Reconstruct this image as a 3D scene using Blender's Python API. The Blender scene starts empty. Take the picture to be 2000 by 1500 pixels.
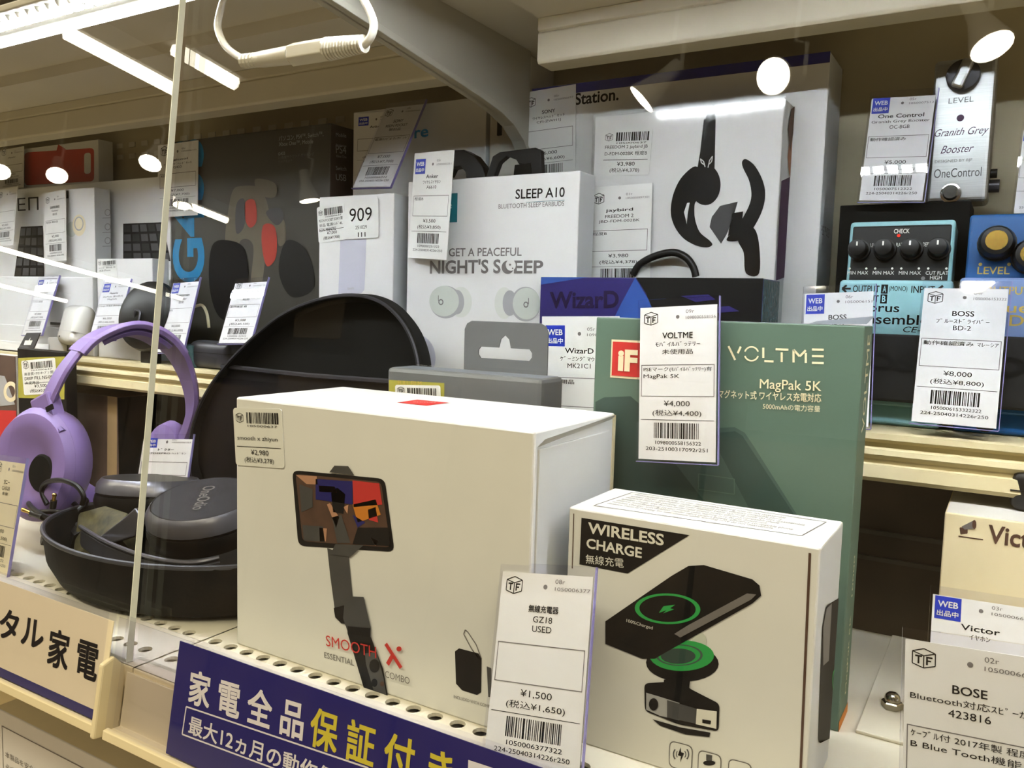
import bpy, bmesh, math, random
from mathutils import Vector, Matrix
S = bpy.context.scene
COL = S.collection
random.seed(7)
# ------------------------------------------------------------------ camera
FPX = 1622.456
AX = Vector((0.856641, 0.071177, -0.510979))     # shelf direction seen by the camera (right, down, forward)
AY = Vector((0.515167, -0.064791, 0.854637))     # depth direction
AZ = Vector((0.027724, -0.995357, -0.092171))    # up
C = Vector((0, 0, 1.164))
cd = bpy.data.cameras.new('camera'); cam = bpy.data.objects.new('camera', cd); COL.objects.link(cam)
right = Vector((AX.x, AY.x, AZ.x)); down = Vector((AX.y, AY.y, AZ.y)); fwd = Vector((AX.z, AY.z, AZ.z))
M = Matrix.Identity(4)
for i in range(3):
    M[i][0] = right[i]; M[i][1] = -down[i]; M[i][2] = -fwd[i]; M[i][3] = C[i]
cam.matrix_world = M
cd.sensor_width = 36; cd.lens = FPX / 2000 * 36; cd.clip_start = .01; cd.clip_end = 100
S.camera = cam
# ------------------------------------------------------------------ world, exposure
w = bpy.data.worlds.new('store_air'); S.world = w; w.use_nodes = True
w.node_tree.nodes['Background'].inputs[0].default_value = (1, .92, .8, 1)
w.node_tree.nodes['Background'].inputs[1].default_value = .8
S.view_settings.view_transform = 'Standard'; S.view_settings.look = 'None'
S.view_settings.exposure = 0.0; S.view_settings.gamma = 1; S.view_settings.use_curve_mapping = False
cy = S.cycles; cy.use_light_tree = False
cy.max_bounces = 6; cy.diffuse_bounces = 3; cy.glossy_bounces = 3; cy.transmission_bounces = 3; cy.transparent_max_bounces = 16
cy.caustics_reflective = False; cy.caustics_refractive = False; cy.sample_clamp_indirect = 4
LED_E, TUBE_E, SPOT_E, PANEL_E = 95, 26, 60, 12.2

def ray(px, py):
    c = Vector(((px - 1000) / FPX, (py - 750) / FPX, 1))
    return Vector((AX.dot(c), AY.dot(c), AZ.dot(c)))
def onY(px, py, y):
    d = ray(px, py); return C + d * (y / d.y)
def onZ(px, py, z):
    d = ray(px, py); return C + d * ((z - C.z) / d.z)
# the front glass leans back by six degrees from the shelf edge
LEAN = math.radians(6); GN = Vector((0, -math.cos(LEAN), math.sin(LEAN))); GP = Vector((0, .2885, .95))
def mirrored(px, py, z):
    d = ray(px, py); t = (GP - C).dot(GN) / d.dot(GN); h = C + d * t
    r = d - GN * (2 * d.dot(GN)); return h + r * ((z - h.z) / r.z)

# ------------------------------------------------------------------ materials
MATS = {}
def lin(c):
    return tuple((x / 255 / 12.92 if x / 255 <= .04045 else ((x / 255 + .055) / 1.055) ** 2.4) for x in c)
def mat(name, rgb=None, rough=.5, metal=0, var=.06, scale=60, bump=0, coat=0, spec=.5, aniso=None):
    if name in MATS: return MATS[name]
    m = bpy.data.materials.new(name); m.use_nodes = True; nt = m.node_tree; b = nt.nodes['Principled BSDF']
    col = lin(rgb)
    b.inputs['Roughness'].default_value = rough; b.inputs['Metallic'].default_value = metal
    b.inputs['Coat Weight'].default_value = coat; b.inputs['Coat Roughness'].default_value = .08
    b.inputs['Specular IOR Level'].default_value = spec
    if var > 0 or bump > 0:
        tc = nt.nodes.new('ShaderNodeTexCoord'); mp = nt.nodes.new('ShaderNodeMapping')
        nz = nt.nodes.new('ShaderNodeTexNoise'); nz.inputs['Scale'].default_value = scale; nz.inputs['Detail'].default_value = 4
        if aniso: mp.inputs['Scale'].default_value = aniso
        nt.links.new(tc.outputs['Object'], mp.inputs[0]); nt.links.new(mp.outputs[0], nz.inputs['Vector'])
        r = nt.nodes.new('ShaderNodeValToRGB')
        r.color_ramp.elements[0].position = .3; r.color_ramp.elements[1].position = .7
        r.color_ramp.elements[0].color = (*[x * (1 - var) for x in col], 1)
        r.color_ramp.elements[1].color = (*[min(1, x * (1 + var)) for x in col], 1)
        nt.links.new(nz.outputs[0], r.inputs[0]); nt.links.new(r.outputs[0], b.inputs['Base Color'])
        if bump > 0:
            bp = nt.nodes.new('ShaderNodeBump'); bp.inputs['Strength'].default_value = bump; bp.inputs['Distance'].default_value = .001
            nt.links.new(nz.outputs[0], bp.inputs['Height']); nt.links.new(bp.outputs[0], b.inputs['Normal'])
    else:
        b.inputs['Base Color'].default_value = (*col, 1)
    MATS[name] = m; return m
def emit(name, rgb, e):
    m = bpy.data.materials.new(name); m.use_nodes = True; nt = m.node_tree
    nt.nodes.remove(nt.nodes['Principled BSDF']); n = nt.nodes.new('ShaderNodeEmission')
    n.inputs[0].default_value = (*rgb, 1); n.inputs[1].default_value = e
    nt.links.new(n.outputs[0], nt.nodes['Material Output'].inputs[0]); MATS[name] = m; return m
def clear(name, tint=(1, 1, 1), base=.04, rough=0.0, haze=0.0, hz_scale=6):
    m = bpy.data.materials.new(name); m.use_nodes = True; nt = m.node_tree
    nt.nodes.remove(nt.nodes['Principled BSDF'])
    tr = nt.nodes.new('ShaderNodeBsdfTransparent'); tr.inputs[0].default_value = (*tint, 1)
    gl = nt.nodes.new('ShaderNodeBsdfGlossy'); gl.inputs['Roughness'].default_value = rough
    lw = nt.nodes.new('ShaderNodeLayerWeight'); lw.inputs['Blend'].default_value = .5
    p = nt.nodes.new('ShaderNodeMath'); p.operation = 'POWER'; p.inputs[1].default_value = 5
    a = nt.nodes.new('ShaderNodeMath'); a.operation = 'MULTIPLY_ADD'; a.inputs[1].default_value = .8; a.inputs[2].default_value = base
    mx = nt.nodes.new('ShaderNodeMixShader'); L = nt.links.new
    L(lw.outputs['Facing'], p.inputs[0]); L(p.outputs[0], a.inputs[0]); L(a.outputs[0], mx.inputs[0])
    L(tr.outputs[0], mx.inputs[1]); L(gl.outputs[0], mx.inputs[2]); out = mx
    if haze > 0:
        tc = nt.nodes.new('ShaderNodeTexCoord'); nz = nt.nodes.new('ShaderNodeTexNoise')
        nz.inputs['Scale'].default_value = hz_scale; nz.inputs['Detail'].default_value = 5; nz.inputs['Distortion'].default_value = .6
        q = nt.nodes.new('ShaderNodeMath'); q.operation = 'MULTIPLY'; q.inputs[1].default_value = haze
        df = nt.nodes.new('ShaderNodeBsdfDiffuse'); df.inputs[0].default_value = (.8, .78, .74, 1)
        m2 = nt.nodes.new('ShaderNodeMixShader')
        L(tc.outputs['Object'], nz.inputs['Vector']); L(nz.outputs[0], q.inputs[0]); L(q.outputs[0], m2.inputs[0])
        L(mx.outputs[0], m2.inputs[1]); L(df.outputs[0], m2.inputs[2]); out = m2
    L(out.outputs[0], nt.nodes['Material Output'].inputs[0]); MATS[name] = m; return m

mat('steel_white', (222, 216, 200), .42, var=.03, scale=20)
mat('steel_cream', (226, 214, 176), .45, var=.03, scale=20)
mat('steel_grey', (216, 211, 200), .5, var=.03, scale=14)
mat('steel_dim', (172, 168, 156), .55, var=.04, scale=14)
mat('steel_lip', (208, 201, 180), .5, var=.03, scale=20)
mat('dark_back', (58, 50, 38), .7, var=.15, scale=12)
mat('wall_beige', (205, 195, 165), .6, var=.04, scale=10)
mat('paper', (240, 240, 238), .55, var=.015, scale=90)
mat('paper_warm', (246, 234, 200), .55, var=.015, scale=90)
mat('box_white', (240, 240, 240), .42, var=.015, scale=40, coat=.1)
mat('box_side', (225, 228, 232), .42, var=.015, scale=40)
mat('ink', (20, 18, 20), .7, var=0, spec=.2)
mat('ink_grey', (120, 116, 116), .6, var=0)
mat('ink_light', (178, 178, 182), .6, var=0)
mat('ink_white', (240, 238, 232), .6, var=0)
mat('ink_red', (205, 48, 46), .6, var=0)
mat('ink_blue', (24, 52, 190), .5, var=0)
mat('ink_navy', (26, 26, 110), .42, var=.03)
mat('ink_yellow', (222, 208, 60), .5, var=0)
mat('ink_green', (46, 170, 84), .5, var=0)
mat('ink_teal', (20, 120, 135), .5, var=0)
mat('ink_cyan', (20, 142, 200), .5, var=0)
mat('ink_dgrey', (70, 70, 72), .5, var=.06, scale=80)
mat('ink_skin', (190, 140, 112), .6, var=.1)
mat('ink_brown', (84, 58, 46), .6, var=.2, scale=120)
mat('ink_plum', (62, 22, 66), .5, var=.1)
mat('ink_orange', (214, 130, 40), .5, var=0)
mat('ink_bud', (212, 218, 210), .6, var=.03)
mat('ink_bud2', (228, 231, 224), .6, var=.02)
mat('ink_gold', (206, 178, 84), .4, var=0)
mat('black_plastic', (13, 13, 14), .42, var=.1, spec=.35)
mat('ink_black', (13, 12, 13), .6, var=0, spec=.25)
mat('black_matte', (11, 10, 9), .85, var=.2, scale=200, bump=.2, spec=.25)
mat('purple', (148, 126, 192), .45, var=.04, scale=30)
mat('purple_dark', (116, 95, 160), .5, var=.05)
mat('gun_metal', (112, 112, 122), .32, metal=.6, var=.05)
mat('gun_dark', (62, 62, 68), .4, metal=.4, var=.08)
mat('gold', (222, 186, 100), .25, metal=1, var=.03)
mat('chrome', (190, 188, 184), .18, metal=1, var=.02)
mat('silver', (188, 190, 190), .34, metal=.85, var=.08, scale=40, aniso=(1, 1, 30))
mat('volt_green', (92, 116, 104), .5, var=.02)
mat('volt_dark', (52, 74, 68), .5, var=.05)
mat('volt_mid', (70, 92, 84), .5, var=.05)
mat('wizard_navy', (52, 46, 112), .3, var=.06, coat=.4)
mat('wizard_blue', (58, 94, 176), .3, var=.05, coat=.4)
mat('wizard_text', (30, 16, 62), .4, var=0)
mat('film_grey', (96, 122, 128), .25, var=.3, scale=260, bump=.6, coat=.5)
mat('grey_card', (108, 110, 112), .45, var=.03)
mat('grey_card_top', (122, 128, 138), .45, var=.03)
mat('olive', (176, 170, 70), .55, var=.06)
mat('pedal_blue', (156, 208, 218), .35, var=.03, coat=.3)
mat('pedal_deep', (26, 92, 158), .35, var=.04, coat=.3)
mat('pedal_light', (124, 150, 204), .4, var=.04)
mat('rubber', (24, 23, 24), .75, var=.15, scale=150, bump=.3)
mat('gbox', (66, 64, 56), .45, var=.1, scale=16)
mat('gbox_side', (60, 44, 38), .5, var=.1)
mat('red_case', (196, 62, 44), .5, var=.04)
mat('bag_brown', (96, 78, 70), .35, var=.3, scale=30, coat=.4)
mat('cardboard', (176, 150, 112), .7, var=.05)
mat('camo', (70, 66, 42), .7, var=.75, scale=95)
mat('floor_dark', (186, 174, 150), .5, var=.1, scale=3)
mat('ceiling_paint', (170, 158, 134), .8, var=.04, scale=2)
mat('shop_goods', (112, 96, 80), .7, var=.5, scale=5)
mat('lamp_white', (222, 218, 206), .4, var=.02)
mat('glass_edge', (236, 242, 232), .3, var=.05, scale=90)
mat('sleeve_edge', (150, 144, 206), .25, var=.05)
mat('ink_sand', (112, 104, 86), .6, var=.08)
mat('case_white', (244, 243, 238), .25, var=0, coat=.6)
mat('lav', (206, 206, 222), .5, var=.02)
mat('green_felt', (60, 92, 96), .7, var=.1)
emit('led_light', (.90, .95, 1.0), LED_E)
emit('tube_light', (1.0, .91, .74), TUBE_E)
emit('spot_light', (1.0, .88, .68), SPOT_E)
emit('fill_panel_light', (1.0, .87, .62), PANEL_E)
emit('led_red', (1, .05, .03), 1.5)
clear('pane_glass', (.975, .985, .975), .04, 0, 0, 5)
clear('clear_plastic', (.97, .97, 1.0), .045, .03)
clear('clear_film', (.985, .985, .985), .035, .08)

# ------------------------------------------------------------------ helpers
class MB:
    def __init__(s): s.v = []; s.f = []; s.m = []
    def add(s, vs, fs, mi=0):
        k = len(s.v); s.v += [Vector(a) for a in vs]; s.f += [[k + i for i in f] for f in fs]; s.m += [mi] * len(fs); return s
    def box(s, x0, x1, y0, y1, z0, z1, mi=0):
        return s.add([(x0, y0, z0), (x1, y0, z0), (x1, y1, z0), (x0, y1, z0), (x0, y0, z1), (x1, y0, z1), (x1, y1, z1), (x0, y1, z1)],
              [(3, 2, 1, 0), (4, 5, 6, 7), (0, 1, 5, 4), (1, 2, 6, 5), (2, 3, 7, 6), (3, 0, 4, 7)], mi)
    def prism(s, pts, d, fn, mi=0):
        """pts: outline in (a, b); fn(a, b, c) -> xyz; c runs 0..d"""
        n = len(pts); vs = [fn(a, b, 0) for a, b in pts] + [fn(a, b, d) for a, b in pts]
        fs = [list(range(n))[::-1], [n + i for i in range(n)]] + [(i, (i + 1) % n, n + (i + 1) % n, n + i) for i in range(n)]
        return s.add(vs, fs, mi)
    def tube(s, path, r, n=10, closed=False, mi=0):
        path = [Vector(p) for p in path]; k = len(path); rings = []
        up = None
        for i, p in enumerate(path):
            a = path[(i - 1) % k] if closed or i > 0 else p; b = path[(i + 1) % k] if closed or i < k - 1 else p
            t = (b - a).normalized()
            if up is None:
                up = Vector((0, 0, 1)) if abs(t.z) < .9 else Vector((1, 0, 0))
            x = (up - t * up.dot(t)).normalized(); y = t.cross(x); up = x
            rr = r[i] if isinstance(r, (list, tuple)) else r
            rings.append([p + (x * math.cos(2 * math.pi * j / n) + y * math.sin(2 * math.pi * j / n)) * rr for j in range(n)])
        vs = [v for ri in rings for v in ri]; fs = []
        for i in range(k if closed else k - 1):
            i2 = (i + 1) % k
            fs += [(i * n + j, i * n + (j + 1) % n, i2 * n + (j + 1) % n, i2 * n + j) for j in range(n)]
        if not closed: fs += [list(range(n))[::-1], [(k - 1) * n + j for j in range(n)]]
        return s.add(vs, fs, mi)
    def sweep(s, path, sect, wdir, closed=False, mi=0):
        """sweep a 2D section (a along wdir, b along the normal) along a path"""
        path = [Vector(p) for p in path]; k = len(path); n = 0; vs = []
        for i, p in enumerate(path):
            t = (path[min(i + 1, k - 1)] - path[max(i - 1, 0)]).normalized()
            w = Vector(wdir(i / (k - 1)) if callable(wdir) else wdir); w = (w - t * w.dot(t)).normalized(); nn = t.cross(w)
            sc = sect(i / (k - 1)) if callable(sect) else sect
            n = len(sc); vs += [p + w * a + nn * b for a, b in sc]
        fs = [(i * n + j, i * n + (j + 1) % n, (i + 1) * n + (j + 1) % n, (i + 1) * n + j) for i in range(k - 1) for j in range(n)]
        fs += [list(range(n))[::-1], [(k - 1) * n + j for j in range(n)]]
        return s.add(vs, fs, mi)
    def lathe(s, prof, n=24, o=(0, 0, 0), ax=(0, 0, 1), sx=1, sy=1, mi=0):
        o = Vector(o); ax = Vector(ax).normalized(); t = Vector((1, 0, 0)) if abs(ax.x) < .9 else Vector((0, 1, 0))
        x = (t - ax * t.dot(ax)).normalized(); y = ax.cross(x)
        vs = []
        for r, h in prof:
            vs += [o + ax * h + x * (math.cos(2 * math.pi * j / n) * r * sx) + y * (math.sin(2 * math.pi * j / n) * r * sy) for j in range(n)]
        k = len(prof)
        fs = [(i * n + j, i * n + (j + 1) % n, (i + 1) * n + (j + 1) % n, (i + 1) * n + j) for i in range(k - 1) for j in range(n)]
        fs += [list(range(n))[::-1], [(k - 1) * n + j for j in range(n)]]
        return s.add(vs, fs, mi)
    def build(s, name, mats, parent=None, bevel=0, seg=2, smooth=False, sub=0):
        me = bpy.data.meshes.new(name); me.from_pydata([tuple(v) for v in s.v], [], s.f)
        if isinstance(mats, str): mats = [mats]
        for m in mats: me.materials.append(MATS[m])
        me.polygons.foreach_set('material_index', s.m)
        bm = bmesh.new(); bm.from_mesh(me)
        bmesh.ops.recalc_face_normals(bm, faces=bm.faces[:])
        if bevel > 0:
            ed = [e for e in bm.edges if len(e.link_faces) == 2 and e.calc_face_angle(0) > .5]
            bmesh.ops.bevel(bm, geom=ed, offset=bevel, segments=seg, profile=.5, affect='EDGES')
        if smooth:
            for f in bm.faces: f.smooth = True
            for e in bm.edges:
                if len(e.link_faces) == 2 and e.calc_face_angle(0) > .7: e.smooth = False
        bm.to_mesh(me); bm.free()
        o = bpy.data.objects.new(name, me); COL.objects.link(o)
        if parent is not None: o.parent = parent
        if sub:
            sm = o.modifiers.new('sub', 'SUBSURF'); sm.levels = sub; sm.render_levels = sub
        return o
WM = {}
def thing(name, label, cat, mw=None, group=None):
    o = bpy.data.objects.new(name, None); COL.objects.link(o); o.empty_display_size = .01
    mw = mw if mw is not None else Matrix.Identity(4)
    o.matrix_world = mw; WM[o.name] = mw.copy()
    o['label'] = label; o['category'] = cat
    if group: o['group'] = group
    return o
def frame(o, x, z):
    """matrix with local x along x, local z along z, local y = z cross x"""
    x = Vector(x).normalized(); z = Vector(z); z = (z - x * z.dot(x)).normalized(); y = z.cross(x)
    m = Matrix.Identity(4)
    for i in range(3): m[i][0] = x[i]; m[i][1] = y[i]; m[i][2] = z[i]; m[i][3] = o[i]
    return m
def struct(o, label=None):
    o['kind'] = 'structure'
    if label: o['label'] = label
    return o
# ------------------------------------------------------------------ flat print on faces
FACES = []; JOBS = []
class Face:
    def __init__(s, parent, o, u, v, name='print', lift=.0002):
        s.p = parent; s.o = Vector(o); s.u = Vector(u).normalized(); s.v = Vector(v).normalized(); s.n = s.u.cross(s.v)
        s.lim = None; s.name = name; s.mats = []; s.V = []; s.F = []; s.M = []; s.lift = lift
        mw = WM[parent.name]; s.wo = mw @ s.o; r = mw.to_3x3(); s.wu = r @ s.u; s.wv = r @ s.v; s.wn = r @ s.n
        FACES.append(s)
    def mi(s, m):
        if m not in s.mats: s.mats.append(m)
        return s.mats.index(m)
    def px(s, x, y):
        d = ray(x, y); t = (s.wo - C).dot(s.wn) / d.dot(s.wn); q = C + d * t - s.wo
        a, c = q.dot(s.wu), q.dot(s.wv)
        if s.lim: a = min(max(a, 0), s.lim[0]); c = min(max(c, 0), s.lim[1])
        return (a, c)
    def P(s, u, v, lvl): return s.o + s.u * u + s.v * v + s.n * (s.lift * (1 + lvl))
    def poly(s, pts, m, lvl=0):
        k = len(s.V); s.V += [s.P(a, b, lvl) for a, b in pts]; s.F.append(list(range(k, k + len(pts)))); s.M.append(s.mi(m))
    def ppx(s, pts, m, lvl=0): s.poly([s.px(*p) for p in pts], m, lvl)
    def spx(s, pts, m, lvl=0, n=5):
        k = len(pts); out = []
        for i in range(k):
            p0, p1, p2, p3 = [Vector(pts[(i + j) % k]) for j in (-1, 0, 1, 2)]
            for j in range(n):
                t = j / n; out.append(tuple(.5 * ((2 * p1) + (p2 - p0) * t + (2 * p0 - 5 * p1 + 4 * p2 - p3) * t * t + (3 * p1 - p0 - 3 * p2 + p3) * t ** 3)))
        s.ppx(out, m, lvl)
    def rect(s, u0, v0, u1, v1, m, lvl=0): s.poly([(u0, v0), (u1, v0), (u1, v1), (u0, v1)], m, lvl)
    def frame(s, u0, v0, u1, v1, t, m, lvl=0):
        s.rect(u0, v0, u1, v0 + t, m, lvl); s.rect(u0, v1 - t, u1, v1, m, lvl); s.rect(u0, v0, u0 + t, v1, m, lvl); s.rect(u1 - t, v0, u1, v1, m, lvl)
    def line(s, a, b, t, m, lvl=0):
        a = Vector(a); b = Vector(b); d = (b - a)
        if d.length < 1e-7: return
        d.normalize(); q = Vector((-d.y, d.x)) * t / 2
        s.poly([a - q, b - q, b + q, a + q], m, lvl)
    def lpx(s, pts, t, m, lvl=0):
        p = [s.px(*q) for q in pts]
        for a, b in zip(p, p[1:]): s.line(a, b, t, m, lvl)
    def ell(s, cx, cy, rx, ry, m, lvl=0, n=28, rot=0):
        pts = []
        for i in range(n):
            a = 2 * math.pi * i / n; x = rx * math.cos(a); y = ry * math.sin(a)
            pts.append((cx + x * math.cos(rot) - y * math.sin(rot), cy + x * math.sin(rot) + y * math.cos(rot)))
        s.ppx(pts, m, lvl)
    def ringpx(s, cx, cy, rx, ry, k, m, lvl=0, n=36, rot=0, a0=0, a1=360):
        for i in range(n):
            q = []
            for ang, f in ((i, 1), (i + 1, 1), (i + 1, k), (i, k)):
                a = math.radians(a0 + (a1 - a0) * ang / n); x = rx * f * math.cos(a); y = ry * f * math.sin(a)
                q.append((cx + x * math.cos(rot) - y * math.sin(rot), cy + x * math.sin(rot) + y * math.cos(rot)))
            s.ppx(q, m, lvl)
    def disc(s, u, v, r, m, lvl=0, n=14):
        s.poly([(u + r * math.cos(2 * math.pi * i / n), v + r * math.sin(2 * math.pi * i / n)) for i in range(n)], m, lvl)
    def rrect(s, pts, r, m, lvl=0):
        """rounded quad in pixel space"""
        out = []; n = len(pts)
        for i in range(n):
            p = Vector(pts[i]); a = (Vector(pts[i - 1]) - p); b = (Vector(pts[(i + 1) % n]) - p); a.normalize(); b.normalize()
            for k in range(5):
                t = k / 4; out.append(p + a * r * (1 - t) ** 2 + b * r * t ** 2)
        s.ppx([tuple(q) for q in out], m, lvl)
    def text(s, st, u, v, w, h, m, lvl=0, ang=0, bold=0, slant=0):
        JOBS.append((s, st, u, v, w, h, s.mi(m), lvl, ang, bold, slant))
    def tpx(s, st, a, b, hp, m, lvl=0, bold=0, slant=0):
        p = Vector(s.px(*a)); q = Vector(s.px(*b)); d = q - p
        h = None if hp is None else (Vector(s.px(a[0], a[1] - hp)) - p).length
        s.text(st, p.x, p.y, d.length, h, m, lvl, math.atan2(d.y, d.x), bold, slant)
    def bars(s, u0, v0, u1, v1, m='ink', lvl=0, n=30):
        rnd = random.Random(int(abs(u0 * 1e6) + n)); x = u0; step = (u1 - u0) / n
        while x < u1 - step * .5:
            wd = step * rnd.choice([.45, .45, .8, 1.3]); s.rect(x, v0, min(u1, x + wd), v1, m, lvl); x += wd + step * rnd.choice([.45, .6, .9])
    def tf(s, u, v, k, m='ink', lvl=0):
        t = k * .05; a = [(0, .22), (.5, .06), (1, .22), (1, .8), (.5, .98), (0, .8)]
        P = [(u + x * k, v + y * k) for x, y in a]
        for i in range(6): s.line(P[i], P[(i + 1) % 6], t, m, lvl)
        c = (u + .5 * k, v + .64 * k)
        for q in (P[1], P[3], P[5]): s.line(c, q, t, m, lvl)
        s.rect(u + .12 * k, v + .56 * k, u + .42 * k, v + .64 * k, m, lvl); s.rect(u + .23 * k, v + .24 * k, u + .31 * k, v + .58 * k, m, lvl)
        s.rect(u + .6 * k, v + .22 * k, u + .68 * k, v + .62 * k, m, lvl); s.rect(u + .66 * k, v + .54 * k, u + .88 * k, v + .62 * k, m, lvl); s.rect(u + .66 * k, v + .38 * k, u + .82 * k, v + .45 * k, m, lvl)
def fat(t):
    """glyphs whose outlines are thickened by overprinting"""
    return 'M' in t or max(map(ord, t + ' ')) >= 0x2000
def finish_print():
    objs = []; cache = {}
    for j in JOBS:
        key = (j[1], j[9]); big = (j[5] or 0) > .012 or (j[4] or 0) > .12
        if key in cache: continue
        c = bpy.data.curves.new('t', 'FONT'); c.body = j[1]; c.resolution_u = 6 if big else 3; c.size = 1; c.offset = 0 if fat(j[1]) else j[9]
        o = bpy.data.objects.new('t', c); COL.objects.link(o); cache[key] = o; objs.append(o)
    bpy.context.view_layer.update(); dg = bpy.context.evaluated_depsgraph_get(); geo = {}
    for k, o in cache.items():
        me = bpy.data.meshes.new_from_object(o.evaluated_get(dg))
        vs = [(v.co.x, v.co.y) for v in me.vertices]; fs = [list(p.vertices) for p in me.polygons]; bpy.data.meshes.remove(me)
        geo[k] = (vs, fs)
    for o in objs:
        c = o.data; bpy.data.objects.remove(o); bpy.data.curves.remove(c)
    for f, st, u, v, w_, h, mi, lvl, ang, bold, slant in JOBS:
        vs, fs = geo[(st, bold)]
        if not vs: continue
        x0 = min(a for a, b in vs); x1 = max(a for a, b in vs); y0 = min(b for a, b in vs); y1 = max(b for a, b in vs)
        if w_ is None: sy = h / (y1 - y0); sx = sy
        else:
            sx = w_ / max(x1 - x0, 1e-6); sy = sx if h is None else h / max(y1 - y0, 1e-6)
        ca, sa = math.cos(ang), math.sin(ang); d = min(bold, .022) * .9
        for rep, (dx, dy) in enumerate([(0, 0), (d, d), (-d, d), (d, -d), (-d, -d)] if bold and fat(st) else [(0, 0)]):
            k = len(f.V)
            for a, b in vs:
                y = (b + dy - y0) * sy; x = (a + dx - x0) * sx + slant * y
                f.V.append(f.P(u + x * ca - y * sa, v + x * sa + y * ca, lvl + .5 + .15 * rep))
            for q in fs: f.F.append([k + i for i in q]); f.M.append(mi)
    for f in FACES:
        if not f.F: continue
        me = bpy.data.meshes.new(f.name); me.from_pydata([tuple(x) for x in f.V], [], f.F)
        for m in f.mats: me.materials.append(MATS[m])
        me.polygons.foreach_set('material_index', f.M)
        o = bpy.data.objects.new(f.name, me); COL.objects.link(o); o.parent = f.p
# ------------------------------------------------------------------ the shop behind the camera, seen in the glass
b = MB(); b.box(-30, 8, -22, 3, -.02, 0); struct(b.build('floor', 'floor_dark'), 'pale shop floor below the showcase')
b = MB(); b.box(-30, 8, -22, 3, 2.7, 2.75); struct(b.build('ceiling', 'ceiling_paint'), 'dim shop ceiling above the aisle')
b = MB(); b.box(-30, 8, -22.1, -22, 0, 2.7); struct(b.build('wall_far', 'shop_goods'), 'far shop wall across the aisle')
def tube_lamp(a, bq, z, wd, label, name='ceiling_tube_lamp'):
    x = (a.x + bq.x) / 2; y0, y1 = sorted((a.y, bq.y))
    t = thing(name, label, 'ceiling lamp', Matrix.Translation((x, (y0 + y1) / 2, z)), 'tube lamps on the shop ceiling')
    h = (y1 - y0) / 2
    MB().box(-wd * .8, wd * .8, -h - .03, h + .03, .012, 2.7 - z).build('housing', 'lamp_white', t, .004)
    MB().tube([(0, -h, -.01), (0, h, -.01)], wd / 2, 8).build('tube', 'tube_light', t, smooth=True)
for i, (p, q, wd) in enumerate([((130, 60), (340, 170), .062), ((335, 93), (460, 155), .062), ((0, 470), (312, 580), .055), ((330, 384), (440, 427), .05), ((0, 550), (105, 586), .06), ((195, 663), (290, 695), .1)]):
    n = ['first', 'second', 'third', 'fourth', 'fifth', 'sixth'][i]
    tube_lamp(mirrored(*p, 2.6), mirrored(*q, 2.6), 2.6, wd, 'bright tube lamp on the shop ceiling, %s along the aisle, mirrored in the glass' % n)
def spot(px, py, z, aim, label, r=.055):
    p = mirrored(px, py, z); ax = Vector(aim).normalized()
    t = thing('track_spotlight', label, 'spotlight', Matrix.Translation(p), 'spotlights on the aisle track')
    MB().lathe([(r * .45, -.16), (r * .5, -.09), (r * .62, -.07), (r * .95, -.012), (r, 0)], 20, (0, 0, 0), ax).build('shade', 'lamp_white', t, smooth=True)
    MB().lathe([(r * .93, .001), (r * .93, .004)], 20, (0, 0, 0), ax).build('lens', 'spot_light', t)
    e = -ax * .12
    MB().tube([e + Vector((.035, 0, 0)), e + Vector((.035, 0, .1)), e + Vector((0, 0, .11)), e + Vector((0, 0, 2.7 - z - e.z))], .007, 8).build('arm', 'lamp_white', t)
for i, (px, py, aim) in enumerate([(292, 318, (.4, .5, -1)), (110, 342, (.9, .4, -1)), (-2, 335, (.9, .3, -1)), (1250, 190, (-.9, .2, -1)), (1508, 145, (-.3, 1.2, -.55)), (1937, 85, (.5, .2, -1.2)), (600, 390, (.2, -.3, -1)), (352, 400, (.2, .1, -1))]):
    spot(px, py, 2.3, aim, 'white track spotlight above the aisle, number %s from the lit pedals' % ['six', 'seven', 'eight', 'three', 'two', 'one', 'four', 'five'][i])
for xx, wh in ((-.5, 'right above the showcase aisle'), (-2.6, 'above the far half of the aisle'), (1.6, 'above the near end of the aisle')):  # added panels, outside the mirrored view, that warm and brighten the carton fronts
    t = thing('added_fill_panel', 'added warm fill panel on the ceiling ' + wh, 'ceiling lamp', Matrix.Translation((xx, -.75, 2.66)), 'added fill panels over the aisle')
    MB().box(-.9, .9, -.3, .3, 0, .04).build('housing', 'lamp_white', t, .006)
    MB().box(-.86, .86, -.26, .26, -.006, -.001).build('diffuser', 'fill_panel_light', t)
b = MB()
for i in range(14):
    x = -9 + i * 1.02; b.box(x, x + 1, -2.6, -2.1, .02, 1.35 + .1 * math.sin(i * 2.1))
struct(b.build('wall_goods', 'shop_goods'), 'row of dark goods shelves across the aisle')

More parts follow.
